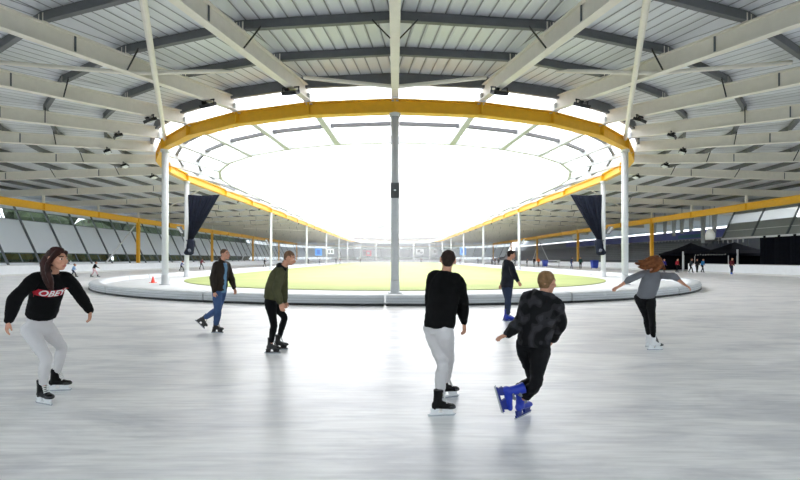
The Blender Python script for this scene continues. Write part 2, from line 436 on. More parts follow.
# ---- ground, ice, infield
def stad(R, z, c0, c1, n=40):
    pts = []
    for i in range(n + 1): a = -pi / 2 + pi * i / n; pts.append(Vector((R * sin(a), c0 - R * cos(a), z)))
    for i in range(n + 1): a = pi / 2 - pi * i / n; pts.append(Vector((R * sin(a), c1 + R * cos(a), z)))
    return pts
m = MB(); m.quad([(-400, -200, -.2), (400, -200, -.2), (400, 600, -.2), (-400, 600, -.2)])
tag(m.build('ground', M_ground), kind='structure')
def slab(name, mt, pts, th=.1):
    m = MB(); m.quad(pts); lo = [p - Vector((0, 0, th)) for p in pts]; m.quad(lo[::-1])
    for i in range(len(pts)): j = (i + 1) % len(pts); m.quad([lo[i], lo[j], pts[j], pts[i]])
    return m.build(name, mt, scale=SC)
ic = stad(41.2, 0, CN - 6, CF)
tag(slab('floor', M_ice, ic, .15), kind='structure')
tag(slab('paved_infield', M_paving, stad(21.0, .06, 37.8, 180.2), .05), 'pale paved strip between the padded kerb and the green turf', 'paving', kind='structure')
tag(slab('turf', M_turf, stad(17.4, .10, 40.6, CF), .03), 'bright lime green turf filling the infield', 'turf', kind='stuff')
# outer concrete apron under stands and walls
m = MB()
for s_ in (-1, 1): m.box(*sorted((s_ * 38.9, s_ * 60)), 30, 232, -.15, .02)
tag(m.build('pavement', M_paving, scale=SC), kind='structure')

# ---- padded kerb
B0, B1, RB = 37.8, 180.2, 21.4
def padsec(c, n, g=0):
    pr = [(0, .07), (.04, .10), (.045, .28), (.02, .36), (-.06, .40), (-.42, .41), (-.52, .36), (-.56, .3), (-.56, .07)]
    return [c + n * a + Vector((0, 0, b)) for a, b in pr]
def kerbpath():
    L = []
    for i in range(-9, 10): a = radians(i * 10); L.append((Vector((RB * sin(a), B0 - RB * cos(a), 0)), Vector((sin(a), -cos(a), 0))))
    return L
path = kerbpath()
def padobj(samples, lb):
    m = MB(); m.sweep([padsec(c, n) for c, n in samples])
    o = m.build('kerb_pad', M_pad, scale=SC, origin=samples[len(samples) // 2][0])
    m = MB()
    for z in (.17, .27):
        m.sweep([[c + n * a + Vector((0, 0, z + b)) for a, b in ((.03, 0), (.052, 0), (.052, .008), (.03, .008))] for c, n in samples])
    q = m.build('seam', M_rib, o, scale=SC); q.location = q.location - o.location
    m = MB(); m.sweep([[c + n * a + Vector((0, 0, b)) for a, b in ((.06, 0), (.06, .075), (-.5, .075), (-.5, 0))] for c, n in samples])
    q = m.build('base_strip', M_black, o, scale=SC); q.location = q.location - o.location
    tag(o, lb, 'padding', 'grey pads along the infield kerb')
bd = [-90, -81, -61, -41, -21, -1, 19, 39, 59, 79, 90]
for i in range(10):
    ss = []
    for t in range(7):
        a = radians(lerp(bd[i] + .12, bd[i + 1] - .12, t / 6)); ss.append((Vector((RB * sin(a), B0 - RB * cos(a), 0)), Vector((sin(a), -cos(a), 0))))
    k = i - 5 if i < 5 else i - 4
    padobj(ss, 'long grey kerb pad on the near bend, %s %s of the central joint' % (ORD[abs(k)], 'left' if k < 0 else 'right'))
for s_, w_ in ((-1, 'left'), (1, 'right')):
    L = (B1 - B0) / 15
    for j in range(15):
        y0 = B0 + j * L + .05; y1 = B0 + (j + 1) * L - .05
        ss = [(Vector((s_ * RB, y, 0)), Vector((s_, 0, 0))) for y in (y0, y1)]
        padobj(ss, 'grey kerb pad along the %s straight, %s beyond the bend' % (w_, ORD[j + 1]))
for i in range(9):
    ss = []
    for t in range(7):
        a = radians(90 - lerp(i * 20 + .15, i * 20 + 19.85, t / 6)); ss.append((Vector((RB * sin(a), B1 + RB * cos(a), 0)), Vector((sin(a), cos(a), 0))))
    padobj(ss, 'faint distant grey kerb pad round the far end of the turf')

# ---- rink boards
XB = 38.6
def boards(pts, lb, side):
    r = empty('rink_boards', Vector(pts[0]) * SC)
    def seg(z0, z1, r0, r1, nm, mt):
        m = MB(); rings = []
        for i, p in enumerate(pts):
            p = Vector(p); c = Vector((0, min(max(p.y, CN), CF), 0)); n = (p - c).normalized()
            rings.append([p + n * a + Vector((0, 0, b)) for a, b in ((r0, z0), (r1, z0), (r1, z1), (r0, z1))])
        m.sweep(rings); q = m.build(nm, mt, r, scale=SC); q.location = -r.location
    seg(.0, 1.02, 0, .1, 'board_wall', M_board); seg(1.02, 1.1, -.03, .14, 'top_rail', M_white); seg(.0, .16, -.03, 0, 'kick_strip', mat('pale_kick_strip', (214, 216, 214), .5))
    tag(r, lb, 'rink boards')
boards([(-XB, 40, 0), (-XB, CF, 0)], 'long white rink boards along the left straight below the sloping facade', 'left')
boards([(XB, 40, 0), (XB, 58.6, 0)], 'white rink boards on the right in front of the black tents', 'right')
boards([(XB, 66, 0), (XB, CF, 0)], 'white rink boards along the right straight below the terraces', 'right')
boards([(XB * sin(radians(a)), CF + XB * cos(radians(a)), 0) for a in range(90, -91, -6)], 'distant white rink boards round the far bend', 'far')

# ---- sloping facade (left, far, right near part)
def fx(z): return 43.5 + .47 * (z - 1.4)
def facade(sta, name, win_n, bands=((0, 1.25), (2.45, 6.45), (7.75, 9.72)), wins=((1.25, 2.45), (6.45, 7.75))):
    """sta: list of (centre, normal) ; panels between, ribs on each"""
    def pt(s, z, off=0): return s[0] + s[1] * (fx(z) + off) + Vector((0, 0, z))
    wl = MB(); 
    for a, b in zip(sta, sta[1:]):
        for z0, z1 in bands:
            A = [pt(a, z0), pt(b, z0), pt(b, z1), pt(a, z1)]; B = [pt(a, z0, .15), pt(b, z0, .15), pt(b, z1, .15), pt(a, z1, .15)]
            wl.hexa(A, B)
    tag(wl.build(name, M_fac, scale=SC), kind='structure')
    g = MB(); fr = MB()
    for a, b in zip(sta, sta[1:]):
        for z0, z1 in wins:
            g.quad([pt(a, z0, .1), pt(b, z0, .1), pt(b, z1, .1), pt(a, z1, .1)])
            for z in (z0 + .04, z1 - .04): fr.bar(pt(a, z, .05), pt(b, z, .05), .1, .08)
            mid = (lerp(a[0], b[0], .5), lerp(a[1], b[1], .5).normalized())
            fr.bar(pt(mid, z0, .05), pt(mid, z1, .05), .08, .08, up=mid[1])
    w_ = g.build('window_%d' % win_n, M_win, scale=SC); tag(w_, kind='structure')
    f_ = fr.build('window_frame', M_rib, w_, scale=SC)
    for s in sta:
        m = MB(); m.bar(pt(s, .02, -.1), pt(s, 8.3, -.1), .16, .2, up=s[1])
        q = m.build('facade_rib', M_rib, scale=SC, origin=pt(s, 0)); yield s, q
Vx = lambda s: Vector((s, 0, 0))
left = [(Vector((0, CN - 4.583 * 1 + 4.583 * j, 0)), Vx(-1)) for j in range(0, 32)]
for i, (s, q) in enumerate(facade(left, 'wall_left', 2)):
    tag(q, 'dark slanting rib of the left facade, %s along from the near end' % (ORD[i + 1] if i < 15 else 'far beyond the others'), 'facade rib', 'slanting ribs of the left facade')
farS = [(Vector((0, CF, 0)), Vector((sin(radians(a)), cos(radians(a)), 0))) for a in range(-90, 91, 9)]
for s, q in facade(farS, 'wall_back', 3): tag(q, 'faint slanting rib of the distant back facade', 'facade rib', 'ribs of the back facade')
nearS = [(Vector((0, CN, 0)), Vector((sin(radians(a)), -cos(radians(a)), 0))) for a in range(-84, 85, 12)]
for s, q in facade(nearS, 'wall_front_added', 5, ((0, 1.25), (2.45, 4.6), (9.3, 9.72)), ((1.25, 2.45), (4.6, 9.3))): tag(q, 'slanting rib of the unseen facade added behind the near bend', 'facade rib', 'ribs of the added near facade')  # unseen facade added, tall windows sized to lower the fill light
# right: hanging sloping screen above the tents
def rpt(y, z, off=0): return Vector((fx(z) + off, y, z))
ys = [36 + 5.0 * j for j in range(6)]
scr = empty('sloping_screen', rpt(36, 4.5) * SC)
def sub(m, nm, mt): q = m.build(nm, mt, scr, scale=SC); q.location = q.location - scr.location; return q
m = MB()
for z0, z1 in ((4.5, 5.5), (5.5, 6.5)):
    m.hexa([rpt(ys[0], z0), rpt(ys[-1], z0), rpt(ys[-1], z1), rpt(ys[0], z1)], [rpt(ys[0], z0, .12), rpt(ys[-1], z0, .12), rpt(ys[-1], z1, .12), rpt(ys[0], z1, .12)])
m.hexa([rpt(ys[0], 7.75), rpt(ys[-1], 7.75), rpt(ys[-1], 9.7), rpt(ys[0], 9.7)], [rpt(ys[0], 7.75, .12), rpt(ys[-1], 7.75, .12), rpt(ys[-1], 9.7, .12), rpt(ys[0], 9.7, .12)])
sub(m, 'panel', mat('grey_green_panel', (134, 140, 138), .6))
m = MB(); m.bar(rpt(36, 4.42, -.05), rpt(ys[-1], 4.42, -.05), .3, .22); m.bar(rpt(36, 5.5, -.04), rpt(ys[-1], 5.5, -.04), .06, .06); sub(m, 'bottom_rail', M_white)
for y in ys:
    m = MB(); m.bar(rpt(y, 4.4, -.1), rpt(y, 8.4, -.1), .16, .16, up=(1, 0, 0)); sub(m, 'rib', M_rib)
for a, b in zip(ys, ys[1:]):
    m = MB(); m.quad([rpt(a, 6.5, .06), rpt(b, 6.5, .06), rpt(b, 7.75, .06), rpt(a, 7.75, .06)]); sub(m, 'window_pane', M_glaz)
tag(scr, 'grey sloping screen with a row of bright panes above the black tents', 'screen')
# ---- hanging curtains tied to the columns
def curtain(s_, w_):
    x0 = s_ * (RI) - s_ * .25; y0 = 40.6 - .3
    # folds: top edge spans 2.6 towards the infield, gathers down to the tie
    rows = []; nr, ncl = 16, 56
    for r in range(nr + 1):
        t = r / nr; z = lerp(7.55, 3.45, t)
        wdt = lerp(2.85, .45, t ** 1.0); row = []
        for c in range(ncl + 1):
            u = c / ncl
            fold = .10 * (.4 + t) * sin(u * 2 * pi * 8 + .8 * sin(3 * t)) + .05 * sin(u * 2 * pi * 3.3 + t * 2)
            sag = -.10 * sin(pi * u) * (1 - t)
            row.append(Vector((x0 - s_ * (wdt * u - .3 * s_ * 0 + .0) , y0 + fold * (.5 + .5 * min(1, wdt)), z + sag)))
        rows.append(row)
    m = MB(); m.sweep([r + [p + Vector((0, .05, 0)) for p in reversed(r)] for r in rows])
    o = m.build('curtain', M_navy, scale=SC, origin=(x0, y0, 3.4), smooth=True)
    m = MB()
    def blob(zs, rs, dx):
        rg = []
        for z, r, d in zip(zs, rs, dx):
            rg.append([Vector((x0 - s_ * .28 + s_ * d + r * (1 + .16 * sin(5 * a + z * 4)) * cos(a), y0 + r * .8 * (1 + .16 * sin(5 * a + z * 3)) * sin(a), z)) for a in [2 * pi * i / 20 for i in range(20)]])
        m.sweep(rg)
    blob([3.5, 3.3, 3.0, 2.7, 2.45, 2.3, 2.15, 2.05], [.22, .33, .36, .33, .38, .42, .36, .2], [0, 0, .02, .06, .12, .16, .2, .22])
    q = m.build('gathered_end', M_navy, o, scale=SC, smooth=True); q.location = q.location - o.location
    m = MB(); m.tube((x0 + s_ * .2, y0 + .1, 3.38), (x0 - s_ * .62, y0 - .1, 3.44), .05); m.tube((x0 - s_ * .3, y0 - .28, 2.4), (x0 - s_ * .3, y0 - .42, 2.55), .12)
    q = m.build('tie_strap', mat('faded_strap', (96, 100, 112), .7), o, scale=SC); q.location = q.location - o.location
    tag(o, 'dark navy hanging curtain gathered and tied to the %s column' % w_, 'curtain', 'tied curtains')
curtain(-1, 'left'); curtain(1, 'right')
# cable the curtains hang from
# ---- floodlights under the beams
def floodlight(p, aim, lb, grp='floodlights under the roof beams'):
    p = Vector(p) * SC; r = empty('floodlight', p)
    d = Vector(aim).normalized(); sd = Vector((-d.y, d.x, 0)).normalized(); up = sd.cross(d) * -1; O = Vector((0, 0, 0))
    if up.z < 0: up = -up
    m = MB(); c = Vector((0, 0, -.22))
    m.bar(c - sd * .34, c + sd * .34, .42, .15, up=up); m.build('housing', M_black, r)
    m = MB(); c2 = c + up * -.08; m.bar(c2 - sd * .3, c2 + sd * .3, .35, .02, up=up); m.build('lens', mat('lamp_glass', (215, 220, 220), .2), r)
    m = MB(); m.bar(O + sd * .37, c + sd * .37, .04, .04, up=d); m.bar(O - sd * .37, c - sd * .37, .04, .04, up=d); m.bar(-sd * .4, sd * .4, .06, .04); m.build('bracket', M_black, r)
    m = MB(); m.bar(c + up * .06 - sd * .14, c + up * .2 - sd * .14 + d * .05, .16, .14, up=d); m.build('ballast_box', M_black, r)
    tag(r, lb, 'lamp', grp)
for s_, w_ in ((-1, 'left'), (1, 'right')):
    for k, R in ((1, 21.1), (2, 21.0), (3, 21.2), (4, 21.6), (5, 22.2), (6, 22.2), (7, 22.)):
        p = P(('near', k * s_), R, zb(R) + .02); c, n = frame(('near', k * s_))
        floodlight(p + Vector((-n.y, n.x, 0)) * .0, (n.x, n.y, -.5), 'small black floodlight under the roof beam, %s %s of the central beam' % (ORD[k], w_))
    for j in range(2, 15, 1):
        p = P((w_, j), 20.6, zb(20.6) + .02)
        floodlight(p, (s_, 0, -.5), 'tiny floodlight under the %s roof, %s along the straight' % (w_, ORD[j - 1]))
# loudspeakers on the curtain columns
for s_, w_ in ((-1, 'left'), (1, 'right')):
    for (y, nm) in ((40.6, 'curtain'), (68.1, 'next slim')):
        r = empty('loudspeaker', Vector((s_ * (RI + .55), y, 4.3)) * SC)
        m = MB(); a, b = Vector((-.2 * s_, 0, -.3)), Vector((.12 * s_, -.1, .35)); m.bar(a, b, .32, .3, up=(1, 0, 0)); m.build('cabinet', M_black, r)
        m = MB(); m.bar(a + Vector((.0, -.17, .05)), b + Vector((0, -.17, -.05)), .02, .22, up=(1, 0, 0)); m.build('grille', M_colgrey, r)
        m = MB(); m.bar((-.45 * s_, 0, 0), (-.1 * s_, 0, 0), .06, .06); m.build('bracket', M_rib, r)
        tag(r, 'small black loudspeaker bracketed to the outer side of the %s %s column' % (w_, nm), 'loudspeaker')

# ---- diagonal wind braces at the outer columns
for s_, w_ in ((-1, 'left'), (1, 'right')):
    for j, (y0, y1) in enumerate(((68.1, 60.5), (123.1, 115), (123.1, 131))):
        if w_ == 'right' and j == 0: continue
        m = MB(); m.tube((s_ * (RO + .5), y0, 6.75), (s_ * (RO + .9), y1, .03), .1, n=10)
        tag(m.build('wind_brace', M_white, scale=SC), 'pale slanting wind brace behind the %s boards, %s one along' % (w_, ORD[j + 1]), 'brace')

# ---- trees outside: hedge line seen through the windows, pale conifers behind the far bend
def leafmesh(blobs, seed, sub=3, amp=.35, fr=1.1):
    rnd = random.Random(seed); m = MB(); bm = bmesh.new()
    for (c, r) in blobs:
        t = bmesh.ops.create_icosphere(bm, subdivisions=sub, radius=1.)
        off = Vector((rnd.random() * 50, rnd.random() * 50, 0))
        for v in t['verts']:
            q = v.co.copy(); k = 1 + amp * noise.noise(q * fr * 2 + off) + amp * .5 * noise.noise(q * 6 + off)
            v.co = Vector((q.x * r[0], q.y * r[1], q.z * r[2])) * k + Vector(c)
    me = bpy.data.meshes.new('crown'); bm.to_mesh(me); bm.free(); return me
def tree(x, y, h, kind, lb, grp, mt):
    r = empty('tree', (x, y, -.2))
    m = MB(); m.tube((0, 0, 0), (0, 0, h * .8), h * .025, h * .01); m.build('trunk', mat('brown_bark', (70, 60, 50), .9), r)
    rnd = random.Random(int(x * 13 + y)); bl = []
    if kind == 'conifer':
        for i in range(9):
            t = i / 8; rad = h * .17 * (1 - t * .92); bl.append(((rnd.uniform(-.1, .1) * rad, 0, h * (.15 + .85 * t)), (rad, rad, h * .09)))
    elif kind == 'pine':
        for i in range(6): bl.append(((rnd.uniform(-.1, .1) * h, rnd.uniform(-.1, .1) * h, h * rnd.uniform(.7, .98)), (h * .1, h * .1, h * .06)))
    else:
        for i in range(9): bl.append(((rnd.uniform(-.22, .22) * h, rnd.uniform(-.2, .2) * h, h * (.16 + .68 * i / 8)), (h * .2, h * .2, h * .18)))
    me = leafmesh(bl, int(x * 7 + y * 3), sub=2); me.materials.append(mt)
    o = bpy.data.objects.new('crown', me); col.objects.link(o); o.parent = r
    tag(r, lb, 'tree', grp)
for j in range(30):
    y = 42 + j * 4.2
    tree(-55 - (j % 3) * 2.2, y, 9.0 + 2.6 * ((j * 7) % 5) / 4, 'bush', 'dark green tree standing outside the left facade windows', 'trees outside the left facade', M_leaf)
D = 246
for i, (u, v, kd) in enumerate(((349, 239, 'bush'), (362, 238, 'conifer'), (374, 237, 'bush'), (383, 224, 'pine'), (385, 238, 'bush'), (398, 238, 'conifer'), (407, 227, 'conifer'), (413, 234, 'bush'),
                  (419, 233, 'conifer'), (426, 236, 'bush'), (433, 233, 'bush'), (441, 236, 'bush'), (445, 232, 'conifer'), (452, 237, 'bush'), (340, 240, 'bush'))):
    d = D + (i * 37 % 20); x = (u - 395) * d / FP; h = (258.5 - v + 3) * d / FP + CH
    tree(x, d, h, kd, 'flare-paled %s behind the far roof, %s from the left' % ({'bush': 'round tree', 'conifer': 'pointed conifer', 'pine': 'tall bare-stemmed pine'}[kd], 'at the end' if i > 13 else ORD[i + 1]), 'trees behind the far bend', mat('flare_paled_tree_green', (120, 138, 120), .9, var=.3))  # paleness of the flare painted into the leaf colour

# ---- banners of the far bend and straights
def flat(name, x0, x1, y, z0, z1, mt, lb, cat, marks=(), yaw=0, pole=-1):
    r = empty(name, (x0 / 2 + x1 / 2, y, z0)); r.rotation_euler.z = yaw; wd = (x1 - x0) / 2
    m = MB(); m.box(-wd, wd, 0, .06, 0, z1 - z0); m.build('cloth', mt, r)
    for (a, b, c, d, mm) in marks:
        m = MB(); m.box(lerp(-wd, wd, a), lerp(-wd, wd, b), -.02, 0, lerp(0, z1 - z0, c), lerp(0, z1 - z0, d)); m.build('emblem', mm, r)
    if pole:
        for sx in (-wd * .92, wd * .92):
            m = MB(); m.tube((sx, .1, -z0 if pole < 0 else z1 - z0), (sx, .1, z1 - z0 if pole < 0 else pole - z0), .035); m.build('pole', M_colgrey, r)
    tag(r, lb, cat); return r
M_red = mat('red_banner', (190, 40, 70), .6); M_maroon = mat('dark_banner', (90, 60, 70), .6); M_bl = mat('sky_blue_banner', (90, 150, 220), .6); M_bwh = mat('white_banner', (225, 228, 232), .6)
def ub(u, v0, v1, d, wpx, name, mt, lb, marks=(), yaw=0, pole=-1):
    x = (u - 395) * d / FP; z = lambda v: CH + (258.5 - v) * d / FP; wm = wpx * d / FP
    return flat(name, x - wm / 2, x + wm / 2, d, z(v1), z(v0), mt, lb, 'banner', marks, yaw, pole)
ub(367, 250.5, 256, 196, 9, 'banner', M_red, 'small banner, half dark and half red, on the far boards', ((0, .4, 0, .95, M_maroon), (.5, .8, .3, .7, M_bwh)))
ub(318.5, 248.5, 255.5, 100, 7, 'banner', M_bl, 'square sky-blue banner hanging beside the left row of columns', ((.3, .7, .2, .8, mat('deep_blue', (50, 90, 180))),))
ub(330.5, 249, 254, 104, 6.5, 'banner', M_bwh, 'white banner with dark shapes by the left row of columns', ((.1, .4, .2, .8, M_rib), (.55, .85, .2, .8, M_rib)))
ub(420, 249, 254.5, 194, 8, 'banner', M_bwh, 'white banner on the far bend, first right of the centre column', ((.2, .5, .4, .8, M_rib), (.5, .85, .2, .5, M_rib)))
ub(434.5, 249, 254.5, 194, 6, 'banner', M_bwh, 'white banner on the far bend, second right of the centre column', ((.4, .8, .3, .8, M_rib),))
ub(463, 247.5, 255, 118, 6.5, 'banner', M_bl, 'sky-blue round-emblem banner by the right row of columns', ((.25, .75, .25, .75, mat('deep_blue', (50, 90, 180))),))
ub(575.5, 235, 241, 92, 5, 'banner', M_bwh, 'small white square sign hanging under the right yellow beam', ((.4, .7, .1, .3, M_rib),), pole=6.85)

# ---- right grandstand
m = MB()
for i in range(9):
    m.box(42.5 + i * 1.05, 43.6 + i * 1.05, 71, 194, 0, 1.5 + i * .38)
st_ = m.build('grandstand', M_stand, scale=SC, origin=(42, 71, 0)); tag(st_, 'dark grey stepped grandstand terraces behind the right rink boards', 'grandstand')
for i in range(9):
    m = MB(); m.box(43.0 + i * 1.05, 43.4 + i * 1.05, 71.3, 193.6, 1.5 + i * .38, 1.78 + i * .38)
    q = m.build('bench_row', mat('grey_seat', (92, 96, 102), .6, var=.15, vscale=2), st_, scale=SC); q.location = q.location - st_.location
r = empty('fascia_banner', Vector((52.2, 66, 5.2)) * SC)
m = MB(); m.box(0, .12, 0, 70, 0, 1.4); m.build('band', M_blue, r, scale=SC)
m = MB(); m.box(-.03, 0, 10, 16, .2, .75); m.build('emblem', mat('teal_patch', (60, 110, 130)), r, scale=SC)
m = MB()
for j in range(0, 61, 6): m.box(.13, .25, j, j + .12, -5.2, 1.25)
m.build('support_post', M_rib, r, scale=SC)
tag(r, 'long dark blue banner along the back of the right terraces', 'banner')
m = MB()
m.box(0, .06, 0, 60, .95, 1.0); m.box(0, .06, 0, 60, .5, .53)
for j in range(61): m.box(0, .1, j, j + .12, 0, 1.0)
rl = m.build('railing', M_colgrey, scale=SC); rl.location = Vector((51.6, 66, 4.15)) * SC; tag(rl, 'thin pale railing below the blue banner on the right terraces', 'railing')
m = MB(); m.box(54, 54.2, 60, 200, 0, 6.75)
tag(m.build('wall_right', mat('mid_grey_wall', (120, 126, 134), .7), scale=SC), kind='structure')
m = MB(); m.quad([(54, 60, 6.75), (54, 200, 6.75), (54, 200, 7.6), (54, 60, 7.6)])
tag(m.build('window_4', M_glaz, scale=SC), kind='structure')
m = MB(); m.box(54, 54.2, 60, 200, 7.1, 9.4)
tag(m.build('wall_right_upper', M_fac, scale=SC), kind='structure')
# gathered grey drapes hanging from the roof behind the outer beam
for i, y in enumerate((60.2, 62.4, 64.9, 67.0, 68.9, 71.2, 74.)):
    m = MB(); rg = []; ln = (3.6, 4.4, 2.6, 2.8, 3.1, 2.6, 2.4)[i]
    for t in range(9):
        z = 8.3 - ln * t / 8; wd = lerp(.6, .12, (t / 8) ** .6)
        rg.append([Vector((43.2 + (.18 + .12 * sin(a * 5)) * cos(a), y + wd * (1 + .12 * sin(4 * a)) * sin(a), z)) for a in [2 * pi * q / 18 for q in range(18)]])
    m.sweep(rg); o = m.build('gathered_drape', mat('grey_net_cloth', (150, 154, 158), .8, var=.15), scale=SC, origin=(43.2, y, 8.3), smooth=True)
    m = MB(); m.tube((0, 0, 0), (0, 0, 1.3), .04); m.build('cord', M_rib, o, scale=SC)
    tag(o, 'grey gathered drape hanging under the right roof, %s from the sloping screen' % ORD[i + 1], 'drape', 'gathered drapes under the right roof')
o = None
r = empty('white_bag', Vector((42.6, 60.2, 4.3)) * SC)
m = MB()
m.sweep([[Vector((.25 * cos(a), (.85 + .1 * sin(3 * a)) * sin(a) * k, z)) for a in [2 * pi * q / 14 for q in range(14)]] for z, k in ((0, .8), (.3, 1), (.8, .95), (1.2, .5), (1.4, .15))])
m.build('sack', mat('bright_white_sheet', (245, 246, 248), .5), r, smooth=True); m = MB(); m.tube((0, 0, 1.3), (0, 0, 4.9), .03); m.build('cord', M_rib, r)
tag(r, 'bright white bundled sheet hanging at the left end of the sloping screen', 'bundle')

# ---- black tents and backdrop on the right
def tent(x, y, wx, wy, eave, peak, lb):
    r = empty('party_tent', Vector((x, y, 0)) * SC); m = MB()
    c = [(-wx, -wy), (wx, -wy), (wx, wy), (-wx, wy)]
    top = (0, 0, peak)
    prof = [(1, eave), (.62, lerp(eave, peak, .28)), (.3, lerp(eave, peak, .62)), (.0, peak)]
    for i in range(4):
        a, b = c[i], c[(i + 1) % 4]
        for (k0, z0), (k1, z1) in zip(prof, prof[1:]):
            m.quad([(a[0] * k0, a[1] * k0, z0), (b[0] * k0, b[1] * k0, z0), (b[0] * k1, b[1] * k1, z1), (a[0] * k1, a[1] * k1, z1)] if k1 else [(a[0] * k0, a[1] * k0, z0), (b[0] * k0, b[1] * k0, z0), top])
        m.hexa([(a[0], a[1], eave - .3), (b[0], b[1], eave - .3), (b[0], b[1], eave), (a[0], a[1], eave)], [(a[0] * .99, a[1] * .99, eave - .3), (b[0] * .99, b[1] * .99, eave - .3), (b[0] * .99, b[1] * .99, eave), (a[0] * .99, a[1] * .99, eave)])
    m.build('canopy', M_tent, r, scale=SC, fix=False)
    m = MB()
    m.box(-wx * .98, wx * .98, wy * .96, wy * .98, .05, eave); m.box(wx * .96, wx * .98, -wy, wy, .05, eave); m.build('side_wall', M_tent, r, scale=SC)
    for a in c:
        m = MB(); m.tube((a[0] * .97, a[1] * .97, .02), (a[0] * .97, a[1] * .97, eave), .05); m.build('leg', M_colgrey, r, scale=SC)
    tag(r, lb, 'tent', 'black tents behind the right boards'); return r
tent(44.2, 66.5, 3.0, 3.0, 2.5, 4.1, 'black peaked tent beside the gap in the right boards')
tent(44.6, 58.5, 3.2, 3.2, 2.4, 3.9, 'black peaked tent with string lights, second from the terraces')
m = MB()
for j in range(12):
    m.box(41.25, 41.3, 55.6 + j * .5, 55.65 + j * .5, 2.3 - .1 * sin(j * pi / 3) ** 2 - .06, 2.36 - .1 * sin(j * pi / 3) ** 2)
sl = m.build('string_light', mat('white_bulb', (250, 250, 240), .3), scale=SC, origin=(41.2, 55.6, 2.3)); tag(sl, 'string of tiny white bulbs along the tent edge', 'string light')
m = MB(); rows = []
for j in range(60):
    y = 30 + j * .42; rows.append([Vector((44.8 + .12 * sin(j * 1.3), y, z)) for z in (0.02, 4.5)] + [Vector((44.9 + .12 * sin(j * 1.3), y, z)) for z in (4.5, .02)])
m.sweep(rows); o = m.build('black_drape', M_tent, scale=SC, origin=(44.8, 30, 0)); tag(o, 'tall black drape closing off the space under the sloping screen', 'drape')
def pole(u, d, z, lb, wd=.07):
    r = empty('white_post', ((u - 395) * d / FP, d, 0)); m = MB(); m.box(-wd, wd, -wd, wd, 0.02, z); m.build('shaft', M_white, r); m = MB(); m.box(-wd * 1.5, wd * 1.5, -wd * 1.5, wd * 1.5, 0, .04); m.build('foot', M_rib, r); tag(r, lb, 'post')
pole(737.5, 52.8, 2.75, 'white post standing at the end of the second black tent')
pole(683, 58.5, 2.6, 'white post at the front corner of the first black tent')

# ---- blue bins, wagon and small kit on the right ice
def bin_(u, d, lb):
    r = empty('wheeled_bin', ((u - 395) * d / FP, d, 0)); mb = mat('blue_plastic', (30, 60, 170), .5)
    m = MB(); m.hexa([(-.38, -.38, .12), (.38, -.38, .12), (.38, .38, .12), (-.38, .38, .12)], [(-.5, -.45, 1.25), (.5, -.45, 1.25), (.5, .45, 1.25), (-.5, .45, 1.25)]); m.build('tub', mb, r)
    m = MB(); m.hexa([(-.53, -.5, 1.25), (.53, -.5, 1.25), (.53, .48, 1.25), (-.53, .48, 1.25)], [(-.5, -.45, 1.34), (.5, -.45, 1.34), (.5, .45, 1.4), (-.5, .45, 1.4)]); m.build('lid', mb, r)
    for x in (-.4, .4):
        m = MB(); m.tube((x - .03, .3, .1), (x + .03, .3, .1), .1); m.build('wheel', M_black, r)
    tag(r, lb, 'bin')
bin_(594.5, 73, 'blue wheeled bin by the right boards, next to the curtain column')
bin_(545, 90, 'blue bin beside the white barrier near the far right skaters')
r = empty('crowd_barrier', (32.5, 92, 0))
m = MB(); m.box(-1.9, 1.6, 0, .06, .75, 1.35); m.build('sign_board', M_bwh, r)
m = MB(); m.box(-1.2, 1.0, -.02, 0, .95, 1.12); m.build('dark_lettering_band', M_rib, r)
for x in (-1.7, 1.4):
    m = MB(); m.box(x - .04, x + .04, -.3, .3, 0, .06); m.box(x - .03, x + .03, 0, .06, .06, .75); m.build('leg', M_rib, r)
tag(r, 'white barrier board on dark legs near the far right boards', 'barrier')
# orange cone on the infield, left
r = empty('marker_cone', ((153 - 395) * 29.5 / FP, 29.5, .06))
m = MB(); m.tube((0, 0, .03), (0, 0, .42), .13, .03); m.build('cone_body', mat('orange_red_plastic', (235, 60, 40), .5), r)
m = MB(); m.box(-.18, .18, -.18, .18, 0, .03); m.build('cone_base', mat('orange_red_plastic', (235, 60, 40), .5), r)
tag(r, 'small orange-red cone on the paving left of the column', 'cone')

# ---- added scatter volumes imitating pale flare, outdoors and down the hall
def flare_haze(nm, x, y0, y1, z1, dens):
    mh = bpy.data.materials.new(nm); mh.use_nodes = True; nt = mh.node_tree; nt.nodes.remove(nt.nodes['Principled BSDF'])
    v = nt.nodes.new('ShaderNodeVolumeScatter'); v.inputs['Density'].default_value = dens; v.inputs['Color'].default_value = (1, 1, 1, 1)
    nt.links.new(v.outputs[0], nt.nodes['Material Output'].inputs['Volume'])
    m = MB(); m.box(-x, x, y0, y1, .15, z1); o = m.build(nm, mh); tag(o, 'pale veil added over the far trees and roofs to imitate flare', 'flare_veil', kind='stuff')
flare_haze('flare_veil', 120, 217, 300, 45, .013)
flare_haze('flare_haze', 46, 62, 216.5, 12, .0024)
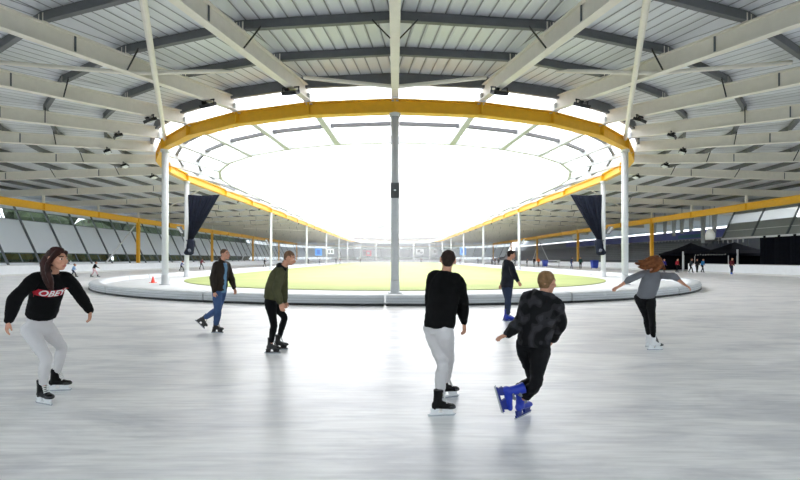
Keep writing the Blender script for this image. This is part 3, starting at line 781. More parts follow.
# ================================================================ skaters
def U(u, v, d): return Vector(((u - 395) * d / FP, d, CH - (v - 258.5) * d / FP))
def ray(par, u, v, L, sg):
    """point on the sight line (u, v) at bone length L from par; sg +1 picks the farther root"""
    r = Vector(((u - 395) / FP, 1, -(v - 258.5) / FP)); o = Vector((0, 0, CH)); q = par - o
    a = r.dot(r); b = -2 * r.dot(q); c = q.dot(q) - L * L; D = b * b - 4 * a * c
    t = -b / (2 * a) if D < 0 else (-b + sg * sqrt(D)) / (2 * a)
    return o + r * t
def cat(P_, n):
    """Catmull-Rom resample of a list of tuples (any length)"""
    out = []; N = len(P_)
    for i in range(N - 1):
        p0 = P_[max(i - 1, 0)]; p1 = P_[i]; p2 = P_[i + 1]; p3 = P_[min(i + 2, N - 1)]
        for k in range(n):
            t = k / n; out.append(tuple(.5 * (2 * b + (c - a) * t + (2 * a - 5 * b + 4 * c - d) * t * t + (3 * b - a - 3 * c + d) * t ** 3) for a, b, c, d in zip(p0, p1, p2, p3)))
    out.append(tuple(P_[-1])); return out
class Blob:
    """closed overlapping tubes and lofts, fused into one surface"""
    def __init__(s): s.m = MB()
    def limb(s, pts, rs, n=4, seg=14, cap=True):
        Q = cat([(*p, r) for p, r in zip(pts, rs)], n)
        C = [Vector(q[:3]) for q in Q]; R = [max(.002, q[3]) for q in Q]
        rings = []; ref = None
        for i, c in enumerate(C):
            d = (C[min(i + 1, len(C) - 1)] - C[max(i - 1, 0)]).normalized()
            if ref is None: ref = d.orthogonal().normalized()
            ref = (ref - d * ref.dot(d)).normalized(); b = d.cross(ref)
            rings.append((c, d, ref.copy(), b, R[i]))
        out = []
        def rg(c, a, b, r): out.append([c + (a * cos(t) + b * sin(t)) * r for t in [2 * pi * i / seg for i in range(seg)]])
        if cap:
            c, d, a, b, r = rings[0]
            for k in (80, 50, 25): rg(c - d * r * sin(radians(k)), a, b, r * cos(radians(k)))
        for c, d, a, b, r in rings: rg(c, a, b, r)
        if cap:
            c, d, a, b, r = rings[-1]
            for k in (25, 50, 80): rg(c + d * r * sin(radians(k)), a, b, r * cos(radians(k)))
        s.m.sweep(out)
    def loft(s, secs, n=4, seg=24, pw=1.):
        """secs: (centre, side vec, front vec, half width, half depth)"""
        Q = cat([(*c, *a, *b, w_, d_) for c, a, b, w_, d_ in secs], n); rg = []
        for q in Q:
            c = Vector(q[:3]); a = Vector(q[3:6]).normalized(); b = Vector(q[6:9]).normalized()
            def se(x): return math.copysign(abs(x) ** pw, x)
            rg.append([c + a * q[9] * se(cos(t)) + b * q[10] * se(sin(t)) for t in [2 * pi * i / seg for i in range(seg)]])
        s.m.sweep(rg)
    def ball(s, c, r, rx=None, ax=None):
        rg = []; ax = ax or (Vector((1, 0, 0)), Vector((0, 1, 0)), Vector((0, 0, 1))); rx = rx or (r, r, r); c = Vector(c)
        for j in range(1, 12):
            a = -pi / 2 + pi * j / 12
            rg.append([c + ax[0] * rx[0] * cos(a) * cos(t) + ax[1] * rx[1] * cos(a) * sin(t) + ax[2] * rx[2] * sin(a) for t in [2 * pi * i / 16 for i in range(16)]])
        s.m.sweep(rg)
    def fuse(s, name, mats, vox, parent, smooth=3, wr=0., ws=9., seed=0, dec=None):
        o = s.m.build('tmp', mats if isinstance(mats, (list, tuple)) else [mats])
        r = o.modifiers.new('r', 'REMESH'); r.mode = 'VOXEL'; r.voxel_size = vox; r.use_smooth_shade = True
        if smooth:
            q = o.modifiers.new('s', 'SMOOTH'); q.factor = .5; q.iterations = smooth
        bpy.context.view_layer.update()
        dg = bpy.context.evaluated_depsgraph_get()
        me = bpy.data.meshes.new_from_object(o.evaluated_get(dg)); old = o.data
        bpy.data.objects.remove(o); bpy.data.meshes.remove(old)
        if wr:
            off = Vector((seed * 3.1, seed * 1.7, 0)); cs = [(v.co.copy(), v.normal.copy()) for v in me.vertices]
            for v, (co, nn) in zip(me.vertices, cs):
                k = co * ws; k.z *= 1.5
                f = noise.noise(k + off) + .6 * noise.noise(k * 2.1 + off); v.co = co + nn * wr * f
        me.polygons.foreach_set('use_smooth', [True] * len(me.polygons)); me.name = name
        while len(me.materials) > 0: me.materials.pop()
        for mm in (mats if isinstance(mats, (list, tuple)) else [mats]): me.materials.append(mm)
        ob = bpy.data.objects.new(name, me); col.objects.link(ob)
        if parent is not None:
            ob.parent = parent
            me.transform(Matrix.Translation(-parent.location))
        return ob
M_skin = mat('skin', (196, 142, 116), .55, var=.05, vscale=30)
M_lip = mat('lips', (176, 96, 90), .5); M_eyew = mat('eye_white', (225, 222, 218), .3); M_iris = mat('iris', (60, 44, 34), .2); M_brow = mat('eyebrow', (80, 58, 42), .8)
M_plast = mat('white_plastic', (230, 232, 234), .35); M_lace = mat('white_lace', (225, 225, 222), .7)

def hand(B, wr, dr, nrm, thumb, size=1., curl=.5):
    """wr wrist, dr pointing direction, nrm palm side, thumb: unit vector towards the thumb side"""
    dr = dr.normalized(); nrm = (nrm - dr * nrm.dot(dr)).normalized(); th = dr.cross(nrm)
    if th.dot(thumb) < 0: th = -th
    s = size
    B.loft([(wr - dr * .01, th, nrm, .024 * s, .019 * s), (wr + dr * .03 * s, th, nrm, .034 * s, .018 * s), (wr + dr * .07 * s, th, nrm, .042 * s, .016 * s), (wr + dr * .095 * s, th, nrm, .040 * s, .013 * s)], n=3, seg=14)
    for i, (off, ln) in enumerate(((.031, .072), (.0105, .082), (-.0105, .076), (-.031, .06))):
        p = wr + dr * .085 * s + th * off * s; d = (dr + th * off * 1.8).normalized(); pts = [p]; a = 0
        for f, c in ((.45, .5), (.32, 1.), (.23, .8)):
            a += curl * c * (1 + .12 * i); q = d * cos(a) + nrm * sin(a); p = p + q * ln * f * s; pts.append(p)
        B.limb(pts, [.0098 * s, .0092 * s, .0085 * s, .0074 * s], n=2, seg=8)
    p = wr + dr * .025 * s + th * .024 * s; d1 = (dr * .75 + th * .65 + nrm * .3).normalized(); d2 = (dr * .95 + th * .22 + nrm * .35).normalized()
    B.limb([p, p + d1 * .038 * s, p + d1 * .038 * s + d2 * .03 * s, p + d1 * .04 * s + d2 * .056 * s], [.014 * s, .0125 * s, .011 * s, .009 * s], n=2, seg=8)

def headpts(B, c, f, u, s=1.):
    """head with face; c centre of the skull, f facing, u up"""
    u = (u - f * u.dot(f)).normalized(); r = f.cross(u); ax = (r, f, u)
    def W(x, y, z): return c + (r * x + f * y + u * z) * s
    B.ball(W(0, -.012, .022), 0, (.076 * s, .094 * s, .092 * s), ax)
    B.loft([(W(0, .012, .04), r, f, .064 * s, .076 * s), (W(0, .018, 0), r, f, .062 * s, .076 * s), (W(0, .022, -.035), r, f, .057 * s, .068 * s), (W(0, .03, -.072), r, f, .046 * s, .056 * s), (W(0, .042, -.1), r, f, .030 * s, .038 * s), (W(0, .048, -.112), r, f, .016 * s, .022 * s)], n=3, seg=20)
    B.limb([W(0, .088, .018), W(0, .100, -.005), W(0, .114, -.028), W(0, .100, -.036)], [.009 * s, .011 * s, .014 * s, .013 * s], n=2, seg=8)   # nose
    for sg in (-1, 1):
        B.limb([W(.012 * sg, .092, .034), W(.034 * sg, .087, .038), W(.054 * sg, .068, .03)], [.008 * s, .008 * s, .006 * s], n=2, seg=8)   # brow ridge
        B.ball(W(.042 * sg, .066, -.018), 0, (.02 * s, .022 * s, .022 * s), ax)  # cheek
        B.ball(W(.03 * sg, .076, .01), 0, (.0135 * s, .012 * s, .0095 * s), ax)  # eyeball
        B.loft([(W(.07 * sg, -.006, .026), f, u, .008 * s, .008 * s), (W(.078 * sg, -.012, .01), f, u, .02 * s, .03 * s), (W(.086 * sg, -.018, .008), f, u, .019 * s, .03 * s), (W(.088 * sg, -.02, .008), f, u, .01 * s, .018 * s)], n=2, seg=12)  # ear
    B.limb([W(-.022, .086, -.06), W(0, .098, -.058), W(.022, .086, -.06)], [.006 * s, .0085 * s, .006 * s], n=2, seg=8)
    B.limb([W(-.018, .084, -.068), W(0, .094, -.069), W(.018, .084, -.068)], [.006 * s, .009 * s, .006 * s], n=2, seg=8)
    return W
def paint_face(ob, c, f, u, s, par):
    """lips, brows and eyes get their own material on the faces of the head"""
    u = (u - f * u.dot(f)).normalized(); r = f.cross(u); c = c - par.location
    for p in ob.data.polygons:
        q = p.center - c; x, y, z = q.dot(r) / s, q.dot(f) / s, q.dot(u) / s
        if y < .05 or abs(x) > .07 or abs(z) > .11: continue
        ax = abs(x)
        if ((ax - .03) / .008) ** 2 + ((z - .01) / .008) ** 2 < 1: p.material_index = 3
        elif ((ax - .03) / .015) ** 2 + ((z - .01) / .0065) ** 2 < 1: p.material_index = 2
        elif .014 < ax < .052 and abs(z - .038 + (ax - .033) ** 2 * 8) < .006: p.material_index = 4
        elif ax < .025 and abs(z + .064) < .010 - ax * .2: p.material_index = 1

def boot(par, ank, toe, upv, st, sole=.17):
    """one skate: ank ankle joint, toe unit direction heel->toe, upv unit up of the boot, st style dict"""
    f = toe.normalized(); u = (upv - f * upv.dot(f)).normalized(); r = f.cross(u); s = st.get('s', 1.)
    def W(x, y, z): return ank + (r * x + f * y + u * z) * s     # y forward, z up from the ankle joint
    B = Blob()
    B.loft([(W(0, -.045, -.095), r, u, .030 * s, .012 * s), (W(0, -.05, -.07), r, u, .034 * s, .03 * s)], n=1)
    B.loft([(W(0, -.078, -.062), r, u, .012 * s, .02 * s), (W(0, -.065, -.055), r, u, .032 * s, .036 * s), (W(0, -.01, -.045), r, u, .038 * s, .048 * s), (W(0, .05, -.055), r, u, .044 * s, .040 * s), (W(0, .11, -.066), r, u, .048 * s, .030 * s), (W(0, .155, -.07), r, u, .040 * s, .026 * s), (W(0, .175, -.074), r, u, .018 * s, .014 * s)], n=3, seg=18)
    B.limb([W(0, -.02, -.06), W(0, -.015, .0), W(0, -.008, .06), W(0, -.005, st.get('cuff', .11))], [.045 * s, .046 * s, .05 * s, .056 * s], n=3, seg=18, cap=False)
    b = B.fuse('skate', st['boot'], .009, par, smooth=2)
    # toe cap
    T = Blob(); T.loft([(W(0, .10, -.068), r, u, .050 * s, .032 * s), (W(0, .14, -.07), r, u, .0465 * s, .029 * s), (W(0, .168, -.074), r, u, .033 * s, .021 * s), (W(0, .182, -.078), r, u, .012 * s, .01 * s)], n=3, seg=16)
    if st.get('toe'): T.fuse('toe_cap', st['toe'], .008, par, smooth=1).parent = b
    m = MB()
    # holder with two towers and runner
    def blk(y0, y1, z0, z1, hw, t0=None, t1=None):
        t0 = y0 if t0 is None else t0; t1 = y1 if t1 is None else t1
        m.hexa([W(-hw, y0, z0), W(hw, y0, z0), W(hw, y1, z0), W(-hw, y1, z0)], [W(-hw * 1.6, t0, z1), W(hw * 1.6, t0, z1), W(hw * 1.6, t1, z1), W(-hw * 1.6, t1, z1)])
    blk(-.085, -.015, -.148, -.088, .010, -.09, 0.); blk(.05, .135, -.148, -.088, .010, .035, .155); blk(-.10, .165, -.152, -.135, .008)
    h = m.build('blade_holder', st['holder'], None); h.data.transform(Matrix.Translation(-par.location)); h.parent = b
    m = MB(); m.hexa([W(-.0025, -.115, -.170), W(.0025, -.115, -.170), W(.0025, .165, -.170), W(-.0025, .165, -.170)], [W(-.0025, -.125, -.148), W(.0025, -.125, -.148), W(.0025, .185, -.146), W(-.0025, .185, -.146)])
    h = m.build('blade', M_steel, None); h.data.transform(Matrix.Translation(-par.location)); h.parent = b
    if st.get('lace'):
        m = MB()
        for i in range(6):
            t = i / 5; y = lerp(.085, .042, t); z = lerp(-.025, .075, t)
            m.bar(W(-.032, y - .006, z - .002), W(.032, y - .006, z + .008), .008 * s, .008 * s); m.bar(W(-.032, y - .006, z + .008), W(.032, y - .006, z - .002), .008 * s, .008 * s)
        h = m.build('laces', st['lace'], None); h.data.transform(Matrix.Translation(-par.location)); h.parent = b
    if st.get('buckle'):
        for z, y in ((-.01, .062), (.06, .05)):
            m = MB(); m.bar(W(-.045, y - .04, z), W(.045, y - .04, z), .05 * s, .018 * s, up=u); m.bar(W(-.02, y - .0, z), W(.03, y, z + .01), .03 * s, .02 * s, up=u)
            h = m.build('buckle', st['buckle'], None); h.data.transform(Matrix.Translation(-par.location)); h.parent = b
    return b

def figure(K, label, root_xy):
    """K: pose and clothing; joints are 3D points"""
    H = K['H']; k = H / 1.78; J = K['J']; wf = K.get('w', 1.)
    root = empty('person', (root_xy[0], root_xy[1], 0)); tag(root, label, 'person')
    N, Pv = J['neck'], J['pelvis']; hd = J['head']; f = K['face'].normalized(); hu = K.get('hup', (hd - N)).normalized()
    ss = (J['shR'] - J['shL']).normalized(); hs = (J['hipR'] - J['hipL']).normalized()
    ax = (N - Pv).normalized(); tl = (N - Pv).length; fr = ss.cross(-ax) ; fr = ax.cross(ss).normalized(); frh = ax.cross(hs).normalized()
    # ax x ss with ss = right side: up x right = forward
    vox = K.get('vox', .0075)
    bend = K.get('bend', 0.)
    def sp(t):      # spine curve, bulging backwards in the middle when bending
        return lerp(Pv, N, t) - fr * bend * 4 * t * (1 - t)
    def sec(t, w_, d_, off=0):
        a = lerp(hs, ss, max(0, min(1, t))); b = lerp(frh, fr, max(0, min(1, t))); return (sp(t), a, b, w_ * k * wf + off, d_ * k * wf + off)
    # ---------- body
    B = Blob()
    B.loft([sec(-.08, .09, .07), sec(0, .138, .09), sec(.2, .132, .085), sec(.42, .12, .08), sec(.65, .138, .095), sec(.80, .138, .09), sec(.92, .095, .07), sec(1., .056, .054)])
    B.limb([N - ax * .03, lerp(N, hd, .55) - f * .012], [.058 * k, .054 * k])
    headpts(B, hd, f, hu, K.get('hs', 1.))
    for sd, sg in (('L', -1), ('R', 1)):
        sh, el, wr = J['sh' + sd], J['el' + sd], J['wr' + sd]
        B.limb([lerp(sp(.88), sh, .45), sh, lerp(sh, el, .5), el, lerp(el, wr, .35), wr], [.05 * k, .052 * k, .044 * k, .036 * k, .037 * k, .025 * k])
        hdr = K.get('hand' + sd, (wr - el)).normalized(); nr = K.get('palm' + sd, -ss * sg)
        hand(B, wr, hdr, nr, K.get('thumb' + sd, fr), .98 * k, K.get('curl', .45))
        hp, kn, an = J['hip' + sd], J['kn' + sd], J['an' + sd]
        B.limb([hp, lerp(hp, kn, .4), kn, lerp(kn, an, .35), an], [.08 * k, .062 * k, .040 * k, .040 * k, .026 * k])
    body = B.fuse('body', [K.get('skin', M_skin), M_lip, M_eyew, M_iris, M_brow], vox, root, smooth=1)
    if vox < .02: paint_face(body, hd, f, hu, K.get('hs', 1.), root)
    # ---------- trousers
    e = K.get('pfit', .012); B = Blob()
    B.loft([sec(-.09, .12, .10, e), sec(0, .152, .108, e), sec(.12, .15, .105, e), sec(.24, .142, .098, e)])
    for sd in 'LR':
        hp, kn, an = J['hip' + sd], J['kn' + sd], J['an' + sd]; up = (kn - an).normalized(); e2 = K.get('leg', e)
        B.limb([hp + (hp - kn).normalized() * .02, lerp(hp, kn, .25), lerp(hp, kn, .65), kn, lerp(kn, an, .3), lerp(kn, an, .65), an + up * K.get('phem', .10) * .8],
               [.095 * k * wf + e, .09 * k * wf + e, .068 * k + e2, .057 * k + e2, .057 * k + e2, .046 * k + e2, .042 * k + K.get('hemr', e2)])
    B.fuse('trousers', K['pants'], vox * 1.5, root, smooth=2, wr=K.get('pwr', .005) , ws=11, seed=3)
    # ---------- top
    e = K.get('tfit', .022); B = Blob(); hl = K.get('hem', -.02)
    B.loft([sec(hl, .150, .108, e), sec(max(hl + .1, .1), .152, .108, e * 1.1), sec(.3, .148, .105, e * 1.25), sec(.5, .15, .108, e * 1.15), sec(.7, .155, .114, e * .9), sec(.84, .142, .102, e * .8), sec(.94, .10, .08, e * .6), sec(1.01, .060, .06, .008)])
    cl = K.get('sleeve', .97)
    for sd in 'LR':
        sh, el, wr = J['sh' + sd], J['el' + sd], J['wr' + sd]
        pts = [lerp(sp(.88), sh, .4), sh, lerp(sh, el, .5), el]; rs = [.062 * k + e * .6, .050 * k + e * .7, .046 * k + e * .9, .041 * k + e]
        if cl > .3: pts += [lerp(el, wr, .45 * cl), lerp(el, wr, cl)]; rs += [.039 * k + e * .9, .030 * k + e * .5]
        B.limb(pts, rs)
    if K.get('collar'): B.limb([N - ax * .03, N + ax * .035], [.075 * k, .066 * k])
    if K.get('hood'):
        bk = -fr
        B.limb([N + ss * .09 + bk * .02 + ax * .0, N + bk * .085 - ax * .01, N - ss * .09 + bk * .02], [.035, .05, .035]); B.ball(N + bk * .08 - ax * .05, 0, (.09, .06, .08), (ss, fr, ax))
    top = B.fuse(K.get('topname', 'sweater'), K['top'], vox * 1.5, root, smooth=2, wr=K.get('twr', .007), ws=8, seed=1)
    # ---------- hair
    s = K.get('hs', 1.); hu2 = (hu - f * hu.dot(f)).normalized(); r = f.cross(hu2)
    def W(x, y, z): return hd + (r * x + f * y + hu2 * z) * s
    B = Blob(); hk = K.get('hair', 1.)
    B.ball(W(0, -.022, .036), 0, (.080 * s * hk, .092 * s * hk, .088 * s * hk), (r, f, hu2))
    if not K.get('shorthair'): B.ball(W(0, -.05, -.015), 0, (.064 * s, .055 * s, .062 * s), (r, f, hu2))
    else: B.ball(W(0, -.05, -.01), 0, (.06 * s, .05 * s, .055 * s), (r, f, hu2))
    if K.get('fringe'): B.limb([W(-.05, .055, .082), W(0, .075, .088), W(.05, .055, .08)], [.018, .024, .018])
    for lock in K.get('locks', ()):
        B.limb([W(*p[:3]) if len(p) == 4 else p[0] for p in lock], [p[-1] for p in lock], seg=10)
    B.fuse('hair', K['hairm'], vox * 1.1, root, smooth=1, wr=K.get('hwr', .005), ws=26, seed=5)
    for sd in 'LR':
        st = K['skate']; boot(root, J['an' + sd], K['toe' + sd], K.get('bup' + sd, Vector((0, 0, 1))), st)
    return root, top, dict(sp=sp, fr=fr, ss=ss, ax=ax, W=W, k=k, sec=sec)

def limb3(par, u, v, sg, L): return ray(par, u, v, L, sg)
def V(*a): return Vector(a)

# skate styles
S_black = dict(boot=mat('black_skate_leather', (11, 11, 12), .45), toe=mat('black_toe_cap', (30, 30, 32), .25), holder=M_plast, lace=M_lace)
S_grey = dict(boot=mat('charcoal_skate', (36, 35, 36), .5), toe=mat('black_toe_cap', (30, 30, 32), .25), holder=mat('black_plastic', (26, 26, 28), .4), lace=mat('grey_lace', (120, 118, 114), .7))
S_blue = dict(boot=mat('blue_rental_skate', (14, 48, 168), .4), holder=mat('dark_blue_plastic', (10, 34, 120), .4), buckle=mat('grey_buckle', (120, 126, 136), .4), cuff=.13)
S_white = dict(boot=mat('white_skate_leather', (222, 222, 224), .45), holder=M_plast, lace=mat('black_lace', (24, 24, 26), .7), toe=mat('black_trim', (34, 34, 36), .5))

def pose(H, head, neck, pelv, yaw, shw=.088, hyaw=None, hz=0, sz=0):
    """yaw: facing angle of the chest, 0 = away (+y), 90 = image right (+x)"""
    ya = radians(yaw); hy = radians(yaw if hyaw is None else hyaw)
    fwd = V(sin(ya), cos(ya), 0); rt = V(cos(ya), -sin(ya), 0); hr = V(cos(hy), -sin(hy), 0)
    ax = (neck - pelv).normalized(); rt = (rt - ax * rt.dot(ax)).normalized()
    shc = neck - ax * .085 * H / 1.78
    J = dict(head=head, neck=neck, pelvis=pelv, shL=shc - rt * shw * H + V(0, 0, sz), shR=shc + rt * shw * H - V(0, 0, sz),
             hipL=pelv - hr * .052 * H - V(0, 0, .03) + V(0, 0, hz), hipR=pelv + hr * .052 * H - V(0, 0, .03) - V(0, 0, hz))
    return J
def yawv(a, z=0): a = radians(a); return V(sin(a), cos(a), z).normalized()
def arm(J, sd, H, e, w_):
    """e, w_: (u, v, sign)"""
    J['el' + sd] = ray(J['sh' + sd], e[0], e[1], .165 * H, e[2]); J['wr' + sd] = ray(J['el' + sd], w_[0], w_[1], .145 * H, w_[2])
def leg(J, sd, H, kpx, an, sg, free=False):
    """knee from picture position; ankle is a 3D point. two-bone solve keeps thigh and shin in proportion"""
    hp = J['hip' + sd]; L1, L2 = .242 * H, .235 * H
    kn0 = ray(hp, kpx[0], kpx[1], L1, sg)
    d = an - hp; D = d.length; L1s, L2s = L1, L2
    if D > (L1 + L2) * .995: q = D / ((L1 + L2) * .995); L1s *= q; L2s *= q
    if D < .02: D = .02
    a = (L1s ** 2 - L2s ** 2 + D * D) / (2 * D); h = sqrt(max(0, L1s ** 2 - a * a)); n = d / D
    o = kn0 - (hp + n * (kn0 - hp).dot(n)); o = o.normalized() if o.length > 1e-4 else V(0, -1, 0)
    J['kn' + sd] = hp + n * a + o * h; J['an' + sd] = an
def foot_at(u, v, d0=None, h=.17):
    """ankle joint above the ground point seen at (u, v)"""
    d = CH * FP / (v - 258.5) if d0 is None else d0
    return V((u - 395) * d / FP, d, h)

# ---- 1: young woman, black sweater, white trousers (left)
H = 1.68
nk = U(53.5, 272, 5.02); pv = U(38.5, 327, 5.22); J = pose(H, U(57.5, 259.5, 4.93), nk, pv, 125, hyaw=110)
arm(J, 'R', H, (16, 298, -1), (8.5, 321, -1)); arm(J, 'L', H, (79.5, 295, 1), (90, 311, 1))
leg(J, 'R', H, (48.5, 351), foot_at(42.5, 404), -1); leg(J, 'L', H, (60, 349), foot_at(56, 391), 1)
hm = mat('auburn_hair', (50, 26, 22), .55, var=.35, vscale=14)
K = dict(H=H, J=J, face=yawv(100, -.05), hup=V(.1, -.05, 1), top=mat('black_sweatshirt', (10, 10, 12), .9), pants=mat('white_denim', (208, 205, 206), .8, var=.04), hairm=hm, skate=S_black,
         toeR=yawv(112), toeL=yawv(80), tfit=.03, pfit=.008, leg=.006, hem=.2, w=.9, handR=V(-.05, -.2, -1), handL=V(.15, -.25, -1), thumbR=V(.6, -.6, 0), hs=1.02,
         hair=1.04, phem=.12, bend=.02, curl=.35,
         locks=[[(.04, .045, .085, .03), (.075, .02, .03, .026), (.09, -.02, -.05, .026), (.10, -.01, -.13, .028), (.10, .03, -.22, .026), (.10, .05, -.32, .014)],
                [(0, -.07, .06, .05), (.04, -.10, -.02, .05), (.06, -.09, -.12, .045), (.09, -.03, -.22, .036), (.10, .02, -.30, .022)],
                [(-.05, .04, .075, .03), (-.075, .0, .02, .026), (-.07, -.06, -.06, .03), (0, -.1, -.12, .035)],
                [(0, .05, .10, .03), (.03, 0, .115, .03), (.02, -.07, .08, .03)]])
girl, gtop, G = figure(K, 'person gliding in black sweatshirt and white trousers with long auburn hair, far left', (nk.x, 5.2))
# chest lettering laid on the sweatshirt
def chest_text(top, G, root, txt, t, size, dx, M_t, M_b):
    cu = bpy.data.curves.new('lettering', 'FONT'); cu.body = txt; cu.size = size; cu.align_x = 'CENTER'; cu.align_y = 'CENTER'; cu.shear = .25; cu.offset = size * .025; cu.resolution_u = 3
    to = bpy.data.objects.new('tmp', cu); col.objects.link(to); bpy.context.view_layer.update()
    me = bpy.data.meshes.new_from_object(to.evaluated_get(bpy.context.evaluated_depsgraph_get())); bpy.data.objects.remove(to)
    wd = max(v.co.x for v in me.vertices) - min(v.co.x for v in me.vertices)
    bvh = BVHTree.FromPolygons([v.co.copy() for v in top.data.vertices], [tuple(p.vertices) for p in top.data.polygons])
    rt = G['ss']; c0 = G['sp'](t) - root.location
    def drape(me, lift, nm, mt):
        bm = bmesh.new(); bm.from_mesh(me); bmesh.ops.triangulate(bm, faces=bm.faces)
        for _ in range(5):
            E = [e for e in bm.edges if e.calc_length() > .02]
            if not E: break
            bmesh.ops.subdivide_edges(bm, edges=E, cuts=1); bmesh.ops.triangulate(bm, faces=bm.faces)
        for v in bm.verts:
            o = c0 - rt * (v.co.x + dx) + G['ax'] * v.co.y + G['fr'] * .5
            h, n_, i_, d_ = bvh.ray_cast(o, -G['fr'])
            v.co = (h + G['fr'] * lift) if h else (o - G['fr'] * .38)
        m2 = bpy.data.meshes.new(nm); bm.to_mesh(m2); bm.free(); m2.materials.append(mt)
        ob = bpy.data.objects.new(nm, m2); col.objects.link(ob); ob.parent = top; return ob
    drape(me, .012, 'lettering', M_t)
    b = bpy.data.meshes.new('box'); hw, hh = wd / 2 + size * .12, size * .42
    b.from_pydata([(-hw - .02, -hh, 0), (hw - .02, -hh, 0), (hw + .02, hh, 0), (-hw + .02, hh, 0)], [], [(0, 1, 2, 3)])
    drape(b, .006, 'print_box', M_b)
chest_text(gtop, G, girl, 'OBEY', .71, .102, 0.0, mat('white_print', (235, 235, 235), .7), mat('red_print', (190, 30, 50), .8))

# ---- 2: man in open brown jacket and jeans
H = 1.79
nk = U(222, 261, 9.95); pv = U(219.5, 291, 9.98); J = pose(H, U(225.2, 254.3, 9.9), nk, pv, 115, hyaw=100)
arm(J, 'R', H, (213, 279, -1), (214, 291.5, -1)); arm(J, 'L', H, (231, 277, 1), (234.2, 288, 1))
leg(J, 'R', H, (219, 308), foot_at(216, 333, 9.98), -1)
leg(J, 'L', H, (215, 308), U(204, 318.5, 10.25), 1)
jb = mat('dark_brown_leather', (40, 32, 25), .6, var=.3, vscale=6)
K = dict(H=H, J=J, face=yawv(108, -.02), top=jb, topname='jacket', pants=mat('blue_jeans', (66, 88, 128), .85, var=.15, vscale=6), hairm=mat('short_brown_hair', (92, 68, 52), .7, var=.3, vscale=30), shorthair=1, skate=S_grey,
         toeR=yawv(95), toeL=V(.75, .1, -.75), bupL=V(.7, .1, .7), tfit=.032, hem=.02, collar=1, leg=.02, twr=.009, vox=.009)
man, mtop, G = figure(K, 'person in open brown jacket over a blue shirt, jeans, pushing off one skate', (nk.x, 10.))
B = Blob(); B.loft([(G['sp'](t) + G['fr'] * (.118 * a), G['ss'], G['fr'], w_, .022) for t, w_, a in ((-.03, .07, 1.05), (.2, .055, 1.12), (.5, .05, 1.1), (.8, .055, 1.03), (.95, .05, .75))])
B.fuse('shirt', mat('light_blue_shirt', (104, 140, 168), .8), .01, man, smooth=1)

# ---- 3: man in olive sweater, looking down
H = 1.80
nk = U(284, 266, 7.75); pv = U(271.5, 299.5, 7.9); J = pose(H, U(289.6, 258, 7.68), nk, pv, 80, hyaw=85)
arm(J, 'R', H, (276.5, 289, -1), (280.5, 303, -1)); arm(J, 'L', H, (284, 290, 1), (285, 301, 1))
leg(J, 'R', H, (275, 322), foot_at(271, 353.5, 7.83), -1); leg(J, 'L', H, (282, 320), foot_at(278.5, 349.8, 8.15), 1)
K = dict(H=H, J=J, face=yawv(84, -.42), hup=V(.45, 0, 1), top=mat('olive_sweater', (74, 74, 52), .9, var=.1, vscale=8), pants=mat('black_trousers', (10, 10, 13), .85), hairm=mat('sandy_brown_hair', (112, 84, 64), .7, var=.3, vscale=30), shorthair=1, skate=S_grey,
         toeR=yawv(92), toeL=yawv(86), tfit=.028, bend=.045, hem=-.02, leg=.004, pfit=.008, vox=.008)
man, mtop, G = figure(K, 'person looking down in olive green sweater and black trousers beside the infield kerb', (nk.x, 7.85))
B = Blob(); N = J['neck']; B.limb([N + G['ss'] * .085 + G['fr'] * .03 - G['ax'] * .03, N - G['fr'] * .07 - G['ax'] * .03, N - G['ss'] * .085 + G['fr'] * .03 - G['ax'] * .03], [.04, .065, .04])
B.fuse('hood', mat('black_hood', (22, 22, 24), .9), .012, man, smooth=2)

# ---- 4: man from behind, black sweater, white trousers
H = 1.70
nk = U(446.5, 271.5, 4.78); pv = U(438.5, 329, 4.78); J = pose(H, U(447.8, 261.3, 4.8), nk, pv, 36, hyaw=50, shw=.09)
arm(J, 'R', H, (462, 301, 1), (464, 322, 1)); arm(J, 'L', H, (431, 303, 1), (441, 318, 1))
leg(J, 'L', H, (446.5, 352), foot_at(439, 416.5, 4.72), 1); leg(J, 'R', H, (452, 352), foot_at(445.5, 398), 1)
K = dict(H=H, J=J, face=yawv(8, -.05), top=mat('black_wool_sweater', (9, 9, 10), .92), pants=mat('white_denim', (208, 205, 206), .8, var=.04), hairm=mat('dark_brown_hair', (44, 32, 28), .7, var=.3, vscale=30), shorthair=1, skate=S_black,
         toeL=yawv(84), toeR=yawv(72), tfit=.034, hem=.02, pfit=.01, leg=.012, hemr=.014, phem=.13, pwr=.008, skin=M_skin, twr=.009, handR=V(.05, -.1, -1))
figure(K, 'person from behind in black sweater and white trousers, right of the centre column', (nk.x, 4.9))

# ---- 5: boy in checked dark jacket, blue skates
H = 1.52
nk = U(543.5, 294, 4.62); pv = U(533, 345, 4.68); J = pose(H, U(547, 283, 4.66), nk, pv, 40, hyaw=50, shw=.1)
arm(J, 'L', H, (521, 322, -1), (507.5, 334.5, -1)); arm(J, 'R', H, (559, 323, 1), (553, 339, 1))
leg(J, 'R', H, (543, 377), foot_at(521, 417.5, 4.69, .17), -1); leg(J, 'L', H, (541, 374), U(512.5, 392, 4.5), 1)
def check_mat():
    m = mat('dark_blotched_jacket', (40, 40, 44), .75); nt = m.node_tree
    r = [n for n in nt.nodes if n.type == 'VALTORGB'][0]; r.color_ramp.interpolation = 'CONSTANT'; e = r.color_ramp.elements
    n = [n for n in nt.nodes if n.type == 'TEX_NOISE'][0]; n.inputs['Scale'].default_value = 11; n.inputs['Detail'].default_value = 0
    e[0].position = 0; e[0].color = (*lin((14, 14, 17)), 1); e[1].position = .5; e[1].color = (*lin((40, 39, 42)), 1); x = e.new(.62); x.color = (*lin((52, 51, 55)), 1)
    return m
